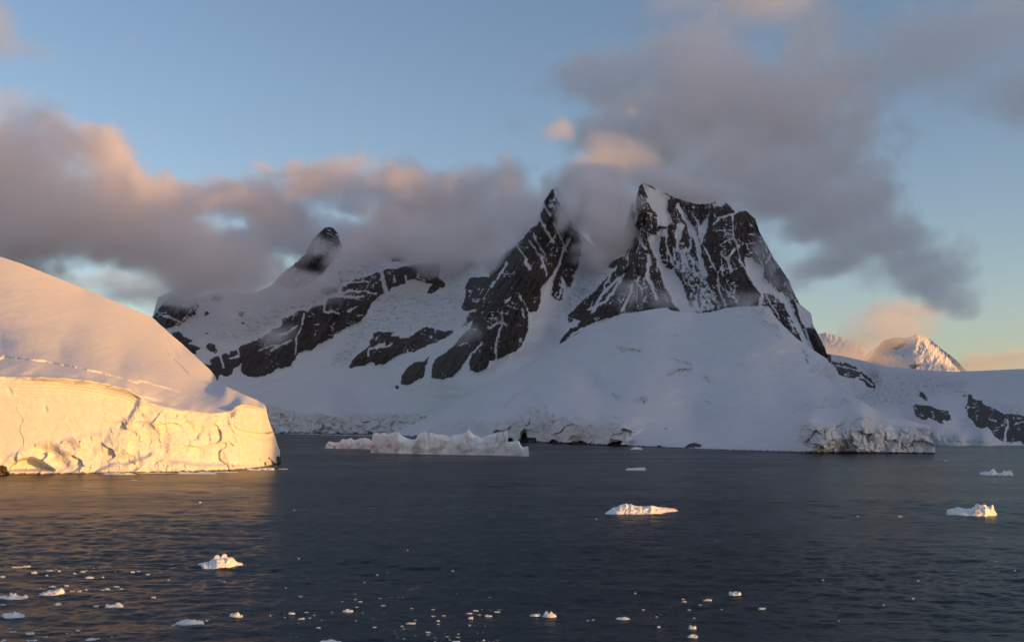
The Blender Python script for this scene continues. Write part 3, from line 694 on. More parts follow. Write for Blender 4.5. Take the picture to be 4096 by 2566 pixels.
# ------------------------------------------------------------------ the near ice-capped island
_cA = curve([(-70, 232)] + zd([(0,604),(50,620),(100,640),(200,680),(300,722),(360,748),(400,785),(430,810),(460,838),(495,870),(507,885),(512,897),(530,908),(560,922),(610,944),(622,950),(628,960),(630,975),(637,1000),(645,1018),(653,1042),(659,1065),(661,1080),(663,1086)]))
def crestA(px):
    return _cA(px) + 0.25 * fbm(px / 6, px * 0, 3, 27) + 0.8 * fbm(px / 1.2, px * 0, 2, 26) * (px > 262)
baseA = curve([(-70, 474.6), (0, 473.3), (40, 472.9), (85, 472.4), (127, 471.8), (170, 471.1), (212, 470.0), (240, 468.6), (262, 466.4), (272, 464.6), (281, 461.6)])
cliffA = zd([(-160,890),(0,884),(50,884),(100,885),(150,887),(200,892),(250,900),(300,912),(330,930),(352,945),(400,957),(450,964),(480,968),(520,968),(545,964),(555,953),(570,949),(600,954),(622,959)])
_kA = curve(cliffA)
ctrlA = [(p, float(baseA(p)), float(shoreY(baseA(p))) + 1) for p in (-70, -30, 0, 40, 85, 130, 170, 212, 254, 270, 281)]
ctrlA += [(x, y, float(shoreY(baseA(x))) + 9 + (y > 0) * 3) for x, y in cliffA]
ctrlA += [(x, (y + float(baseA(x))) / 2, float(shoreY(baseA(x))) + 4) for x, y in cliffA[::2]]
ctrlA += [(0, 345, 610), (60, 350, 625), (120, 365, 640), (170, 380, 650), (210, 395, 625), (225, 405, 570), (235, 402, 582), (225, 388, 655), (240, 393, 640),
          (0, 300, 760), (0, 256, 1000), (-70, 232, 1000), (-70, 330, 650), (85, 288, 1150), (153, 317, 1300), (120, 335, 850), (185, 345, 1250), (214, 377, 980), (190, 375, 800), (60, 310, 830), (258, 401, 640)]
depthA = rbf(ctrlA)
bowl = Mask().poly(za([(-200,225),(0,228),(500,252),(900,305),(1150,378),(1172,410),(1130,510),(1030,600),(850,690),(650,735),(430,755),(200,830),(60,900),(-200,900)])).blur(1.6)
cave = Mask().poly(za([(75,1004),(110,955),(170,920),(260,900),(330,925),(400,965),(460,1006)])).blur(0.8)
cave2 = Mask().poly(za([(330,880),(360,800),(430,800),(500,850),(560,930),(600,1000),(460,1000),(400,930)])).blur(3)
aro = Mask()
for p in ([(2248,900),(2275,915),(2290,960),(2375,952),(2350,890),(2320,885),(2325,945),(2300,940),(2262,898)], [(-20,965),(25,965),(60,978),(62,1025),(-20,1040)], [(2180,905),(2190,905),(2188,930)], [(2222,935),(2232,935),(2232,965),(2222,960)]):
    aro.poly(za(p))
aro_s = aro.blur(0.35)
apron = Mask().poly(za([(820,1010),(960,945),(1060,950),(1240,890),(1280,858),(1420,930),(1700,960),(2260,960),(2260,1060),(820,1060)])).blur(1.2)
scar = Mask(); scar.line(za([(0,80),(40,58),(180,75),(380,95),(600,140),(840,190),(1080,255),(1150,280),(1190,262),(1300,295),(1500,350),(1700,415),(1860,470)]), 2.4)
scar.line(za([(1160,378),(1260,408),(1400,440),(1470,445)]), 1.5)
scar_s = scar.blur(0.5); scar_w = scar.blur(2.2)
gash = Mask(); gash.line(zf([(690,1435),(720,1460),(750,1495),(790,1515),(830,1530)]), 1.4); gash.line(zf([(665,1345),(690,1390),(712,1430)]), 0.7); gash.line(zf([(662,1395),(672,1420)]), 0.5)
gash_s = gash.blur(0.5)
blA = Mask()
for w, p in ((1.4, [(70,320),(95,360)]), (2.2, [(1530,540),(1560,610),(1620,640)]), (2.4, [(1620,680),(1640,740),(1700,650)]), (2.2, [(2050,480),(2080,530),(2110,560)]), (1.6, [(2040,560),(2050,640)]), (1.2, [(980,730),(1020,740),(1170,780)]),
             (1.6, [(1440,800),(1550,800)]), (1.2, [(1640,800),(1680,850)]), (1.2, [(380,470),(388,510)]), (2.4, [(1100,520),(1060,600),(1000,650)])):
    blA.line(za(p), w)
blA_s = blA.blur(1.3)
butt = Mask().poly(za([(1890,400),(1985,385),(2060,400),(2190,440),(2240,480),(2240,540),(2300,650),(2350,800),(2350,960),(1880,980),(1880,700)])).blur(4.5)
scarp1 = curve([(-70, 362)] + za([(0,78),(40,60),(180,78),(380,98),(600,143),(840,193),(1080,258),(1150,280),(1190,262),(1300,298),(1500,352),(1700,418),(1860,470)]))
scarp2 = curve(za([(1160,378),(1260,408),(1400,440),(1470,447)]))
def dispA(px, py, Y):
    t = py - _kA(px)
    cl = sstep(-0.6, 0.8, t) * sstep(290, 275, px)
    x = (px - 512) / F * Y; z = CAMH + (HZ - py) / F * Y
    bw = bowl.at(px, py)
    lean = 10 * cl * sstep(250, -60, px)
    wall = shoreY(baseA(px)) + 1 + 9 * np.clip((baseA(px) - py) / np.maximum(baseA(px) - _kA(px), 1), 0, 1.2)
    lean = lean + cl * sstep(0, 4, t) * (Y - wall)
    d = -1.7 * bw * cl * sstep(0.5, 14, t) * sstep(-40, 140, px)
    layers = np.sin((t * 1.9 + 1.4 * fbm(px / 40, t / 9, 2, 111)) ) * 0.08 * sstep(0.5, 4, t) * sstep(26, 14, t + px * 0.03) * sstep(235, 200, px)
    d = d + cl * bw * layers
    rough = (0.12 + 0.88 * (1 - bw))
    d = d + cl * rough * (fbm(x / 22, z / 16, 4, 113, 0.5) * 2.6 + ridged(x / 30, z / 34, 3, 115, 0.5) * 1.8 + facet(x / 13, z / 13, 116) * 3.0 + facet(x / 4.5, z / 5, 114) * 0.8)
    d = d + cl * butt.at(px, py) * sstep(0, 12, t) * (2.5 + ridged(x / 9 + z / 40, z / 60, 4, 117) * 3.0)
    d = d + lean - cave.at(px, py) * 9 - cave2.at(px, py) * 3.2
    d = d + apron.at(px, py) * (3.5 + fbm(x / 4, z / 3, 3, 118) * 0.8) + sstep(462, 471, py) * cl * 0.8
    up = 1 - cl
    d = d + up * (fbm(px / 60, py / 30, 3, 119) * 7 + fbm(px / 24 - py / 15, (py + px * 0.28) / 3.5, 4, 121) * 0.55 * (Y / 500) + fbm(px / 4, py / 2, 3, 122) * 0.12)
    for ln, a0, a1, wd in ((scarp1, -60, 221, 2.6), (scarp2, 138, 176, 1.5)):
        sd = ln(px) + 0.5 * fbm(px / 7, px * 0, 3, 130) - py
        w_ = wd * (0.8 + 0.35 * np.clip(noise2(px / 22, px * 0, 131) + 0.5, 0, 1.2))
        d = d + up * sstep(0, 1, (px - a0) / 8) * sstep(0, 1, (a1 - px) / 40) * 2.9 * (Y / 600) * w_ * sstep(-0.15, 1.0, sd / w_) * sstep(34, 2, sd)
    d = d - gash_s.at(px, py) * 14 - blA_s.at(px, py) * cl * 1.6
    d = d + aro_s.at(px, py) * 1.5
    return d
def attrA(px, py):
    t = py - _kA(px); cl = sstep(-0.6, 0.8, t)
    foot = sstep(1.0, 0.2, baseA(px) - py + 1.2 * noise2(px / 5, px * 0, 123))
    return {'rock': np.clip(np.maximum(aro_s.at(px, py) * 1.6, foot * 0.85), 0, 1), 'ice': cl * (0.35 + 0.5 * sstep(-0.2, 0.5, fbm(px / 14, py / 9, 4, 125))),
            'blue': np.clip(np.maximum(blA_s.at(px, py) * 1.2 * sstep(-0.1, 0.35, fbm(px / 2.5, py / 2.5, 3, 127)), 0.4 * gash_s.at(px, py)) * 0.8, 0, 1)}
relief('snow_island', -65, 281.0, 900, 560, baseA, crestA, depthA, dispA, attrA, M_near, back=520, back_drop=0.95, soften=2)

# ------------------------------------------------------------------ the range on the other side of the channel (outside the frame): its shadow lies over the bay
sv = np.linspace(380, 8200, 150); cw = np.linspace(-1, 1, 25)
Hs = np.interp(sv, [380, 450, 480, 900, 1000, 1500, 2000, 2500, 2680, 2760, 2950, 3080, 3290, 3350, 3430, 3600, 5000, 6500, 7600, 8200], [90, 262, 300, 330, 520, 860, 1010, 1750, 1700, 1400, 1420, 1260, 1230, 1300, 1900, 2200, 2300, 1900, 500, 50])
Hs = Hs + 22 * fbm(sv / 160, sv * 0, 3, 301) * sstep(900, 1400, sv)
S_, C_ = np.meshgrid(sv, cw, indexing='ij')
W_ = 120 + Hs[:, None] * 1.1 + 0 * C_
tt = 3000 + C_ * W_
ax = (math.sin(R(SUN_AZ)), math.cos(R(SUN_AZ))); nx = (-math.cos(R(SUN_AZ)), math.sin(R(SUN_AZ)))
V = np.stack([S_ * nx[0] + tt * ax[0], S_ * nx[1] + tt * ax[1], Hs[:, None] * (1 - np.abs(C_)) ** 1.1 * (1 + 0.12 * fbm(S_ / 200, tt / 200, 4, 303) * (np.abs(C_) > 0.02)) - 2], -1)
o = grid_mesh('mountain', V, M_far, {'rock': sstep(-0.1, 0.2, fbm(S_ / 250, tt / 180, 4, 305)), 'ice': S_ * 0, 'blue': S_ * 0})
tag(o, kind='structure')
# low headland added out of view behind the ship to shade the nearest floes
sv = np.linspace(-420, 98, 40); tt = 900 + cw * 260
S_, T_ = np.meshgrid(sv, tt, indexing='ij')
Hn = np.interp(sv, [-420, -300, 60, 92, 98], [0, 90, 125, 112, 60])
V = np.stack([S_ * nx[0] + T_ * ax[0], S_ * nx[1] + T_ * ax[1], Hn[:, None] * (1 - np.abs(cw)[None]) ** 0.8 * (1 + 0.1 * fbm(S_ / 60, T_ / 60, 3, 306)) - 1], -1)
o = grid_mesh('shade_hill', V, M_far, {'rock': sstep(-0.1, 0.2, fbm(S_ / 90, T_ / 90, 4, 307)), 'ice': S_ * 0, 'blue': S_ * 0})
tag(o, kind='structure')
# ------------------------------------------------------------------ clouds: real volumes hanging round the peaks
def cloud(name, blobs, voxel, density, scale, amp=1.7, sharp=3.0, color=(1.0, 0.975, 0.985), aniso=0.25, warp=0.9, seed=0.0, pad=1.35, zmin=60.0):
    """blobs: (column, row, half width, half height) in the 2414 wide view, distance, half depth in metres, weight"""
    B = []
    for b in blobs:
        x, y, rx, ry, Y, rd = b[:6]; w = b[6] if len(b) > 6 else 1.0
        c = P(x / 2.3574, y / 2.3574, Y); m = Y / F / 2.3574
        B.append((c, (rx * m, rd, ry * m), w))
    lo = [min(c[i] - r[i] * pad for c, r, w in B) for i in range(3)]
    hi = [max(c[i] + r[i] * pad for c, r, w in B) for i in range(3)]
    lo[2] = max(lo[2], zmin)
    m = bpy.data.materials.new(name + '_vapour'); m.use_nodes = True
    nt = m.node_tree; nt.nodes.clear()
    out = nd(nt, 'ShaderNodeOutputMaterial'); pv = nd(nt, 'ShaderNodeVolumePrincipled')
    pv.inputs['Color'].default_value = (*color, 1); pv.inputs['Density'].default_value = density; pv.inputs['Anisotropy'].default_value = aniso
    nt.links.new(pv.outputs[0], out.inputs['Volume'])
    g = bpy.data.node_groups.new(name + '_field', 'GeometryNodeTree')
    g.interface.new_socket('Geometry', in_out='OUTPUT', socket_type='NodeSocketGeometry')
    L = g.links.new
    pos = nd(g, 'GeometryNodeInputPosition').outputs[0]
    def vm(op, a, b=None):
        n = nd(g, 'ShaderNodeVectorMath', operation=op)
        for i, v in enumerate((a, b)):
            if v is None: continue
            if hasattr(v, 'links'): L(v, n.inputs[i])
            else: n.inputs[i].default_value = v
        return n
    def sm(op, a, b=None, c=None):
        n = nd(g, 'ShaderNodeMath', operation=op)
        for i, v in enumerate((a, b, c)):
            if v is None: continue
            if hasattr(v, 'links'): L(v, n.inputs[i])
            else: n.inputs[i].default_value = v
        return n.outputs[0]
    def nz(sc, det, rough, off):
        n = nd(g, 'ShaderNodeTexNoise'); n.inputs['Scale'].default_value = 1 / sc; n.inputs['Detail'].default_value = det; n.inputs['Roughness'].default_value = rough
        L(vm('ADD', pos, (off + seed * 1000, off * 0.7, -off)).outputs[0], n.inputs['Vector'])
        return n
    big = nz(scale * 1.7, 2, 0.5, 500.0)
    wv = vm('SUBTRACT', big.outputs['Color'], (0.5, 0.5, 0.5)).outputs[0]
    wn_ = nd(g, 'ShaderNodeVectorMath', operation='SCALE'); L(wv, wn_.inputs[0]); wn_.inputs['Scale'].default_value = scale * warp * 2
    p2 = vm('ADD', pos, wn_.outputs[0]).outputs[0]
    tot = None
    for c, r, w in B:
        d = vm('SUBTRACT', p2, c).outputs[0]
        d = vm('MULTIPLY', d, tuple(1 / q for q in r)).outputs[0]
        s = sm('SUBTRACT', 1.0, vm('LENGTH', d).outputs['Value'])
        s = sm('MULTIPLY', s, w)
        tot = s if tot is None else sm('SMOOTH_MAX', tot, s, 0.25)
    det = nz(scale, 9, 0.68, 0.0)
    f = sm('ADD', tot, sm('MULTIPLY', sm('SUBTRACT', det.outputs[0], 0.5), amp))
    fine = nz(scale / 4.2, 6, 0.62, 91.0)
    f = sm('ADD', f, sm('MULTIPLY', sm('SUBTRACT', fine.outputs[0], 0.5), amp * 0.55))
    f = sm('MULTIPLY', f, sharp)
    cl = nd(g, 'ShaderNodeClamp'); L(f, cl.inputs[0])
    f = cl.outputs[0]
    vc = nd(g, 'GeometryNodeVolumeCube')
    L(f, vc.inputs['Density']); vc.inputs['Min'].default_value = lo; vc.inputs['Max'].default_value = hi
    for k, i in (('Resolution X', 0), ('Resolution Y', 1), ('Resolution Z', 2)):
        vc.inputs[k].default_value = max(8, int((hi[i] - lo[i]) / voxel))
    sm_ = nd(g, 'GeometryNodeSetMaterial'); L(vc.outputs[0], sm_.inputs[0]); sm_.inputs['Material'].default_value = m
    go = nd(g, 'NodeGroupOutput'); L(sm_.outputs[0], go.inputs[0])
    me = bpy.data.meshes.new('cloud'); o = bpy.data.objects.new('cloud', me); COL.objects.link(o)
    me.materials.append(m)
    md = o.modifiers.new('field', 'NODES'); md.node_group = g
    return tag(o, kind='stuff')

cloud('cloud_bank_west', [(20,400,200,150,3900,330),(120,500,190,120,3900,330),(50,560,170,90,3900,300),(185,350,115,80,3900,260),(245,375,60,65,3900,200),(290,440,70,60,3950,200),
                     (270,520,140,90,4000,300),(400,570,150,75,4050,300),(490,610,130,48,4050,240),(560,590,120,70,4100,260),(60,640,120,35,3900,220,.8),(400,650,70,40,4050,150,.7),(-60,480,150,160,3900,330)],
      12, 0.0095, 260.0, seed=1.0, amp=2.5, sharp=2.6)
cloud('cloud_bank_middle', [(420,505,90,50,4300,260),(510,500,100,52,4300,260),(590,500,110,50,4300,260),(720,420,75,42,4150,200),(810,425,95,60,4150,260),(770,468,150,38,4200,240),(700,540,120,62,4980,280,.95),(590,600,100,50,4980,240,.9),(830,550,90,50,4900,260),(950,450,150,70,4150,300),
                       (1080,455,130,75,4100,300),(1160,420,80,60,4000,240),(1000,535,190,60,4100,300),(1150,520,110,70,3900,250),(1230,480,85,65,3700,220),(1300,440,70,45,3600,200,.9),(950,565,110,42,4150,220),(1080,590,120,42,3950,200),(1180,560,70,60,3700,180),
                       (700,440,90,30,4250,150)],
      12, 0.010, 260.0, seed=2.0, amp=2.4, sharp=2.6)
cloud('cloud_plume', [(1560,330,170,95,4250,330),(1700,250,190,130,4300,380),(1600,140,170,70,4350,300),(1440,180,140,50,4350,240),(1340,195,80,36,4350,180,.8),(1850,300,170,150,4200,330),(1930,170,170,100,4300,280,.85),(2000,330,120,110,4200,240,.7),
                 (1700,390,170,75,3950,330),(1850,440,140,85,3600,300),(1980,510,130,80,3600,280),(2060,600,140,75,3600,280),(2150,650,105,75,3600,260),(2220,705,65,42,3600,200),(1970,660,90,45,3600,200,.8),(1620,430,110,45,3700,250),
                 (1490,400,120,60,3550,240),(1400,420,90,55,3500,220),(1335,310,62,26,3560,140,.9),(1520,238,28,14,3520,80,.9)],
      12, 0.0065, 280.0, seed=3.0, amp=2.6, sharp=2.4)
cloud('cloud_between_towers', [(1430,560,72,90,2950,110,1.2),(1420,470,90,65,2990,120,1.1),(1400,625,50,40,2930,70),(1470,480,50,60,2960,80),(1350,500,40,45,2900,60,.7),(1390,420,90,40,3050,110),(1600,440,100,28,3060,100,.9),(1300,520,40,50,3130,80,.9),(1365,470,55,55,3060,90,1),(1700,450,80,24,3060,80,.8),(1240,560,50,70,3150,90,.8),(1180,600,50,30,3150,80,.7)],
      8, 0.024, 120.0, seed=4.0, amp=1.4)
cloud('cloud_low_wisps', [(1745,700,95,20,2380,40,.7),(1600,712,80,18,2400,40,.7),(1500,690,60,30,2420,40,.5),(1850,650,60,40,2300,40,.5),(1100,785,40,25,2600,30,.7),(1800,600,40,50,2500,40,.5)],
      7, 0.012, 60.0, seed=5.0, amp=1.5, sharp=2.0)
cloud('cloud_over_ridge', [(620,690,130,45,3930,120,.9),(860,600,110,38,3950,140,.9),(1090,560,100,70,3700,140,1),(1000,560,110,45,3850,140,1),(500,660,110,40,4100,140,.9),(430,690,60,50,4200,100,.7),(700,660,110,45,3950,110,.8),(735,590,72,42,4350,110,.75),(900,600,130,30,4000,120,.9),(1050,600,110,35,3900,110,.9),(690,800,60,40,3650,60,.6),(560,740,70,40,3800,70,.5)],
      14, 0.013, 180.0, seed=6.0, amp=1.4, sharp=2.0)
cloud('cloud_high_veil', [(2200,90,330,120,4600,300),(1800,40,330,70,4600,300),(2400,250,150,120,4600,300,.7),(1950,330,160,160,4300,200,.7),(0,110,70,90,4400,260),(150,205,110,35,4400,160,.8),(370,290,50,60,4400,100,.6),(555,270,18,14,4400,60),(430,105,12,10,4400,50,.8),(265,125,20,22,4400,60,.8),(1200,275,60,35,4300,100,.5),(340,420,70,30,4500,100,.5)],
      34, 0.0030, 420.0, seed=7.0, amp=1.5, sharp=1.6)
cloud('unseen_cloud_deck', [(1207,-4200,5200,900,2600,5200)], 90, 0.0003, 900.0, seed=9.0, amp=1.2, sharp=1.2, zmin=2300)  # added overhead out of view, to alter the light on snow and water
cloud('cloud_far', [(2095,775,95,30,8000,350),(1990,800,100,45,8200,350,1.1),(2330,842,70,24,8000,400),(2150,740,120,20,8500,400,.8),(2400,860,90,18,8500,400),(1960,840,80,30,8000,300,.9),(320,715,120,26,8500,400),(2080,850,160,14,7600,200,.6),(200,680,200,24,8800,400,.8),(450,640,200,24,8800,400,.8)],
      40, 0.0021, 420.0, seed=8.0, zmin=40)
# ------------------------------------------------------------------ icebergs
def view(ox, oy, s):
    return lambda pts: [((ox + u / s) / 4.0, (oy + v / s) / 4.0) for u, v in pts]
zm, zr, zl, z9, zb, z7, zc = view(2300, 1950, 4.828), view(3700, 1850, 6.048), view(700, 2150, 6.035), Z('9'), Z('b'), Z('7'), Z('c')

def berg_part(name, top, base, hd, seed, mat, p=3.0, rough=0.12, nx=220, nv=44, attrs=None, parent=None, origin=(0, 0, 0), dirt=0.0, skew=0.45):
    T = np.array(top); Bc = curve(base)
    px = np.linspace(T[0, 0], T[-1, 0], nx)
    pt = np.interp(px, T[:, 0], T[:, 1]); pb = Bc(px)
    Yf = shoreY(pb)
    u = (px - px[0]) / (px[-1] - px[0])
    h_d = hd * np.clip(1 - np.abs(2 * u - 1) ** 3.5, 0.04, 1) ** 0.5 * (1 + 0.22 * fbm(u * 5, u * 0, 3, seed))
    Yc = Yf + h_d * 2 * skew
    ztop = np.maximum(CAMH + (HZ - pt) / F * Yc, 0.15)
    t = np.linspace(0, 1, nv); v = 0.5 - 0.5 * np.cos(math.pi * t)
    U, Vv = np.meshgrid(px, v); 
    W = Vv / (2 * skew) * (Vv < skew) + 0; 
    s = np.where(Vv < skew, 1 - Vv / skew, (Vv - skew) / (1 - skew))
    X0 = (px - 512) / F * (Yf + h_d)
    Hm = float(ztop.max())
    pp = p * (1 + 0.35 * fbm(U / (px[-1] - px[0]) * 6, Vv * 2, 3, seed + 1))
    g = np.clip(1 - s ** pp, 0, 1)
    y = Yf[None] + Vv * 2 * h_d[None]
    x = (U - 512) / F * y
    z = ztop[None] * g
    n = ridged(x / (Hm * 1.4) + 7.7 * seed, (y * 0.6 + 1.2 * z) / (Hm * 1.3), 5, seed + 2, 0.55) * 0.6 + fbm(x / (Hm * 0.35), (y + z) / (Hm * 0.35), 4, seed + 3, 0.6) * 0.4 + facet(x / (Hm * 0.75), (z * 1.2 + 0.5 * y) / (Hm * 0.6), seed + 6) * 1.3
    z = z * (1 + rough * n * sstep(0, 0.35, s)) + rough * Hm * 0.12 * n
    y = y - rough * Hm * 1.3 * n * sstep(0.98, 0.6, g)
    x = x - origin[0]; y = y - origin[1]
    z[0] = -1.5; z[-1] = -1.5; z[:, 0] = np.minimum(z[:, 0], -0.4); z[:, -1] = np.minimum(z[:, -1], -0.4)
    V = np.stack([x, y, z], -1)
    A = {'ice': dirt * sstep(-0.1, 0.5, fbm(x / (Hm * 0.6), z / (Hm * 0.4), 4, seed + 4)) * sstep(0.95, 0.5, g), 'blue': z * 0}
    if attrs: 
        for k, f in attrs.items(): A[k] = np.clip(A[k] + f(U, CAMH * 0 + HZ - (z - CAMH) * F / (y + origin[1])), 0, 1)
    return grid_mesh(name, V, mat, A, parent=parent)

def centre(base):
    xs = [b[0] for b in base]; px = (xs[0] + xs[-1]) / 2; pb = curve(base)(px)
    X, Y, _ = P(px, pb, float(shoreY(pb))); return (float(X), float(Y), 0.0)

def iceberg(label, top, base, hd, seed, **kw):
    c = centre(base)
    o = berg_part('iceberg', top, base, hd, seed, M_berg, origin=c, **kw)
    o.location = c
    return tag(o, label, 'iceberg')

ck = Mask()
for w, p in ((1.0, [(1903,172),(1890,240),(1872,305)]), (1.0, [(1968,168),(1985,220),(1995,280)]), (0.8, [(1090,215),(1105,275)]), (0.7, [(690,330),(760,352)]), (0.7, [(830,280),(900,290)]), (1.2, [(1280,395),(1320,405)]), (1.0, [(1845,400),(1850,430)])):
    ck.line(zc(p), w)
ck_s = ck.blur(0.4)
tabt = zc([(262,412),(264,350),(275,265),(298,182),(330,176),(400,172),(440,163),(470,187),(520,182),(560,165),(620,163),(660,190),(720,225),(790,245),(840,245),(880,185),(920,160),(980,150),(1000,195),(1030,160),(1070,165),(1090,185),(1180,190),(1280,205),(1400,200),(1460,185),(1500,145),(1525,128),(1550,145),(1590,180),(1700,217),(1800,182),(1900,170),(1985,165),(2008,138),(2030,138),(2033,285),(2100,270),(2160,262),(2185,280),(2195,322),(2230,350),(2295,343),(2300,400),(2308,458)])
tabb = zc([(262,413),(620,428),(900,432),(1400,440),(1900,448),(2308,461)])
tab = iceberg('long pale tabular iceberg with a jagged top, floating before the middle of the snowy shore', tabt, tabb, 17, 11, p=7.0, rough=0.06, nx=520, nv=70, dirt=0.9,
        attrs={'blue': lambda a, b: ck_s.at(a, b)})
iceberg('low lumpy iceberg just left of and behind the long tabular iceberg', ze([(803,781),(812,752),(822,733),(845,712),(880,720),(960,722),(980,695),(1060,685),(1090,683),(1110,700),(1150,698),(1190,676),(1270,680),(1288,688),(1305,700),(1325,787)]),
        ze([(803,782),(1000,785),(1325,790)]), 11, 23, p=4.0, rough=0.14, nx=240, dirt=0.7)
iceberg('sunlit low iceberg of two pointed humps, alone in the dark middle water', zm([(575,492),(640,440),(700,400),(740,367),(800,368),(880,320),(950,305),(990,297),(1030,312),(1080,305),(1130,330),(1210,350),(1260,345),(1300,355),(1350,350),(1400,345),(1480,332),(1560,355),(1640,370),(1750,373),(1840,390),(1920,400),(1985,430),(1995,442)]),
        zm([(575,495),(800,508),(1100,508),(1470,500),(1700,475),(1995,443)]), 5.5, 35, p=1.8, rough=0.12, nx=260, nv=60, skew=0.6)
iceberg('sunlit iceberg with a rough mound and two sharp horns near the right edge', zr([(512,1180),(520,1150),(545,1130),(640,1112),(700,1105),(760,1085),(900,1090),(960,1105),(1130,1095),(1150,1070),(1200,1060),(1215,1000),(1260,983),(1302,983),(1308,1030),(1340,1018),(1440,1015),(1520,1060),(1570,1080),(1600,1030),(1628,1006),(1650,1030),(1680,1150),(1710,1180),(1725,1215),(1730,1242)]),
        zr([(512,1200),(560,1230),(800,1258),(1150,1275),(1450,1280),(1730,1245)]), 4.0, 47, p=2.4, rough=0.13, nx=260, nv=60, skew=0.55)
iceberg('shaded saddle-shaped iceberg with two rounded humps at the far right', zr([(1318,272),(1340,230),(1420,225),(1440,215),(1560,210),(1590,180),(1620,150),(1660,150),(1700,185),(1715,225),(1760,240),(1830,250),(1870,230),(1890,190),(1920,190),(1940,205),(2000,200),(2050,180),(2090,190),(2110,250),(2132,287)]),
        zr([(1318,278),(1500,293),(2132,300)]), 6, 59, p=3.0, rough=0.12, nx=200, dirt=0.6)
iceberg('small flat white iceberg right of centre, between the shore and the two-humped iceberg', z9([(272,99),(285,95),(320,94),(350,92),(378,91),(380,103)]), z9([(272,101),(380,104)]), 4, 61, p=3, nx=80, nv=24)
iceberg('tiny flat iceberg close under the snowy shore, right of centre', z5([(172,917),(185,910),(205,905),(235,909),(242,916)]), z5([(172,918),(242,919)]), 6, 63, p=3, nx=60, nv=24)
# the pronged one in the orange water
lb = zl([(555,655),(700,722),(1000,742),(1300,722),(1645,662)])
lf = iceberg('small iceberg with two slabs sticking up, floating at the edge of the golden reflection', zl([(553,650),(600,603),(700,585),(770,575),(800,590),(850,540),(900,520),(960,500),(1060,483),(1150,470),(1230,463),(1300,465),(1350,455),(1400,468),(1430,500),(1440,520),(1500,570),(1560,585),(1620,600),(1645,655)]),
        lb, 2.4, 71, p=2.0, rough=0.11, nx=200, nv=56, skew=0.62)
lc = lf.location
def slab(pts, Y, th, seed):
    bm = bmesh.new()
    q = [P(a, b, Y) for a, b in zl(pts)]
    f = [bm.verts.new((x - lc[0], y - lc[1], z)) for x, y, z in q]
    k = [bm.verts.new((x - lc[0] - 0.12 * th, y - lc[1] + th, z * 0.93)) for x, y, z in q]
    bm.faces.new(f[::-1]); bm.faces.new(k)
    for i in range(len(f)): bm.faces.new((f[i], f[(i + 1) % len(f)], k[(i + 1) % len(f)], k[i]))
    bmesh.ops.recalc_face_normals(bm, faces=bm.faces)
    bmesh.ops.bevel(bm, geom=bm.edges[:], offset=0.10, segments=2, affect='EDGES')
    me = bpy.data.meshes.new('ice_slab'); bm.to_mesh(me); bm.free(); me.materials.append(M_floe)
    o = bpy.data.objects.new('ice_slab', me); COL.objects.link(o); o.parent = lf
slab([(820,640),(870,560),(930,480),(975,405),(1020,398),(1062,432),(1070,475),(1010,560),(900,650)], lc[1] + 2.6, 0.9, 1)
slab([(1060,520),(1100,450),(1150,385),(1190,366),(1250,405),(1235,440),(1212,500)], lc[1] + 3.1, 0.8, 2)

# ------------------------------------------------------------------ floes traced one by one
def floe_mesh(seed, flat=0.3, nseg=26, nring=8):
    """unit wide lump, base at z=0"""
    th = np.linspace(0, 2 * math.pi, nseg, endpoint=False); r = np.linspace(0, 1, nring) ** 0.8
    Rr, T = np.meshgrid(r, th, indexing='ij')
    c, s = np.cos(T), np.sin(T)
    out = 0.5 * (1 + 0.32 * fbm(c * 1.1 + seed * 3.1, s * 1.1, 3, seed))
    edge = sstep(1.0, 0.86, Rr)
    x = c * Rr * out; y = s * Rr * out
    h = 0.42 + 1.1 * fbm(x * 3.4 + seed, y * 3.4, 4, seed + 9, 0.6) + 0.5 * np.maximum(0, noise2(x * 2.2 + seed * 1.7, y * 2.2, seed + 5)) + 0.5 * facet(x * 3 + seed, y * 3, seed + 3)
    z = flat * np.clip(h, 0.12, 2) * edge
    z[-1] = -0.12 * flat - 0.03
    zf = z[::-1]
    V = np.stack([x, y, z], -1)[::-1]      # rim first
    me_o = grid_mesh('ice_floe', V, M_floe, {'ice': V[..., 0] * 0, 'blue': 0.5 * sstep(0.25, 0.0, V[..., 2] / flat)}, closed_u=True)
    return me_o

def ordinal(n):
    w = ['first', 'second', 'third', 'fourth', 'fifth', 'sixth', 'seventh', 'eighth', 'ninth', 'tenth', 'eleventh', 'twelfth', 'thirteenth', 'fourteenth', 'fifteenth', 'sixteenth', 'seventeenth', 'eighteenth', 'nineteenth', 'twentieth']
    return w[n] if n < 20 else None

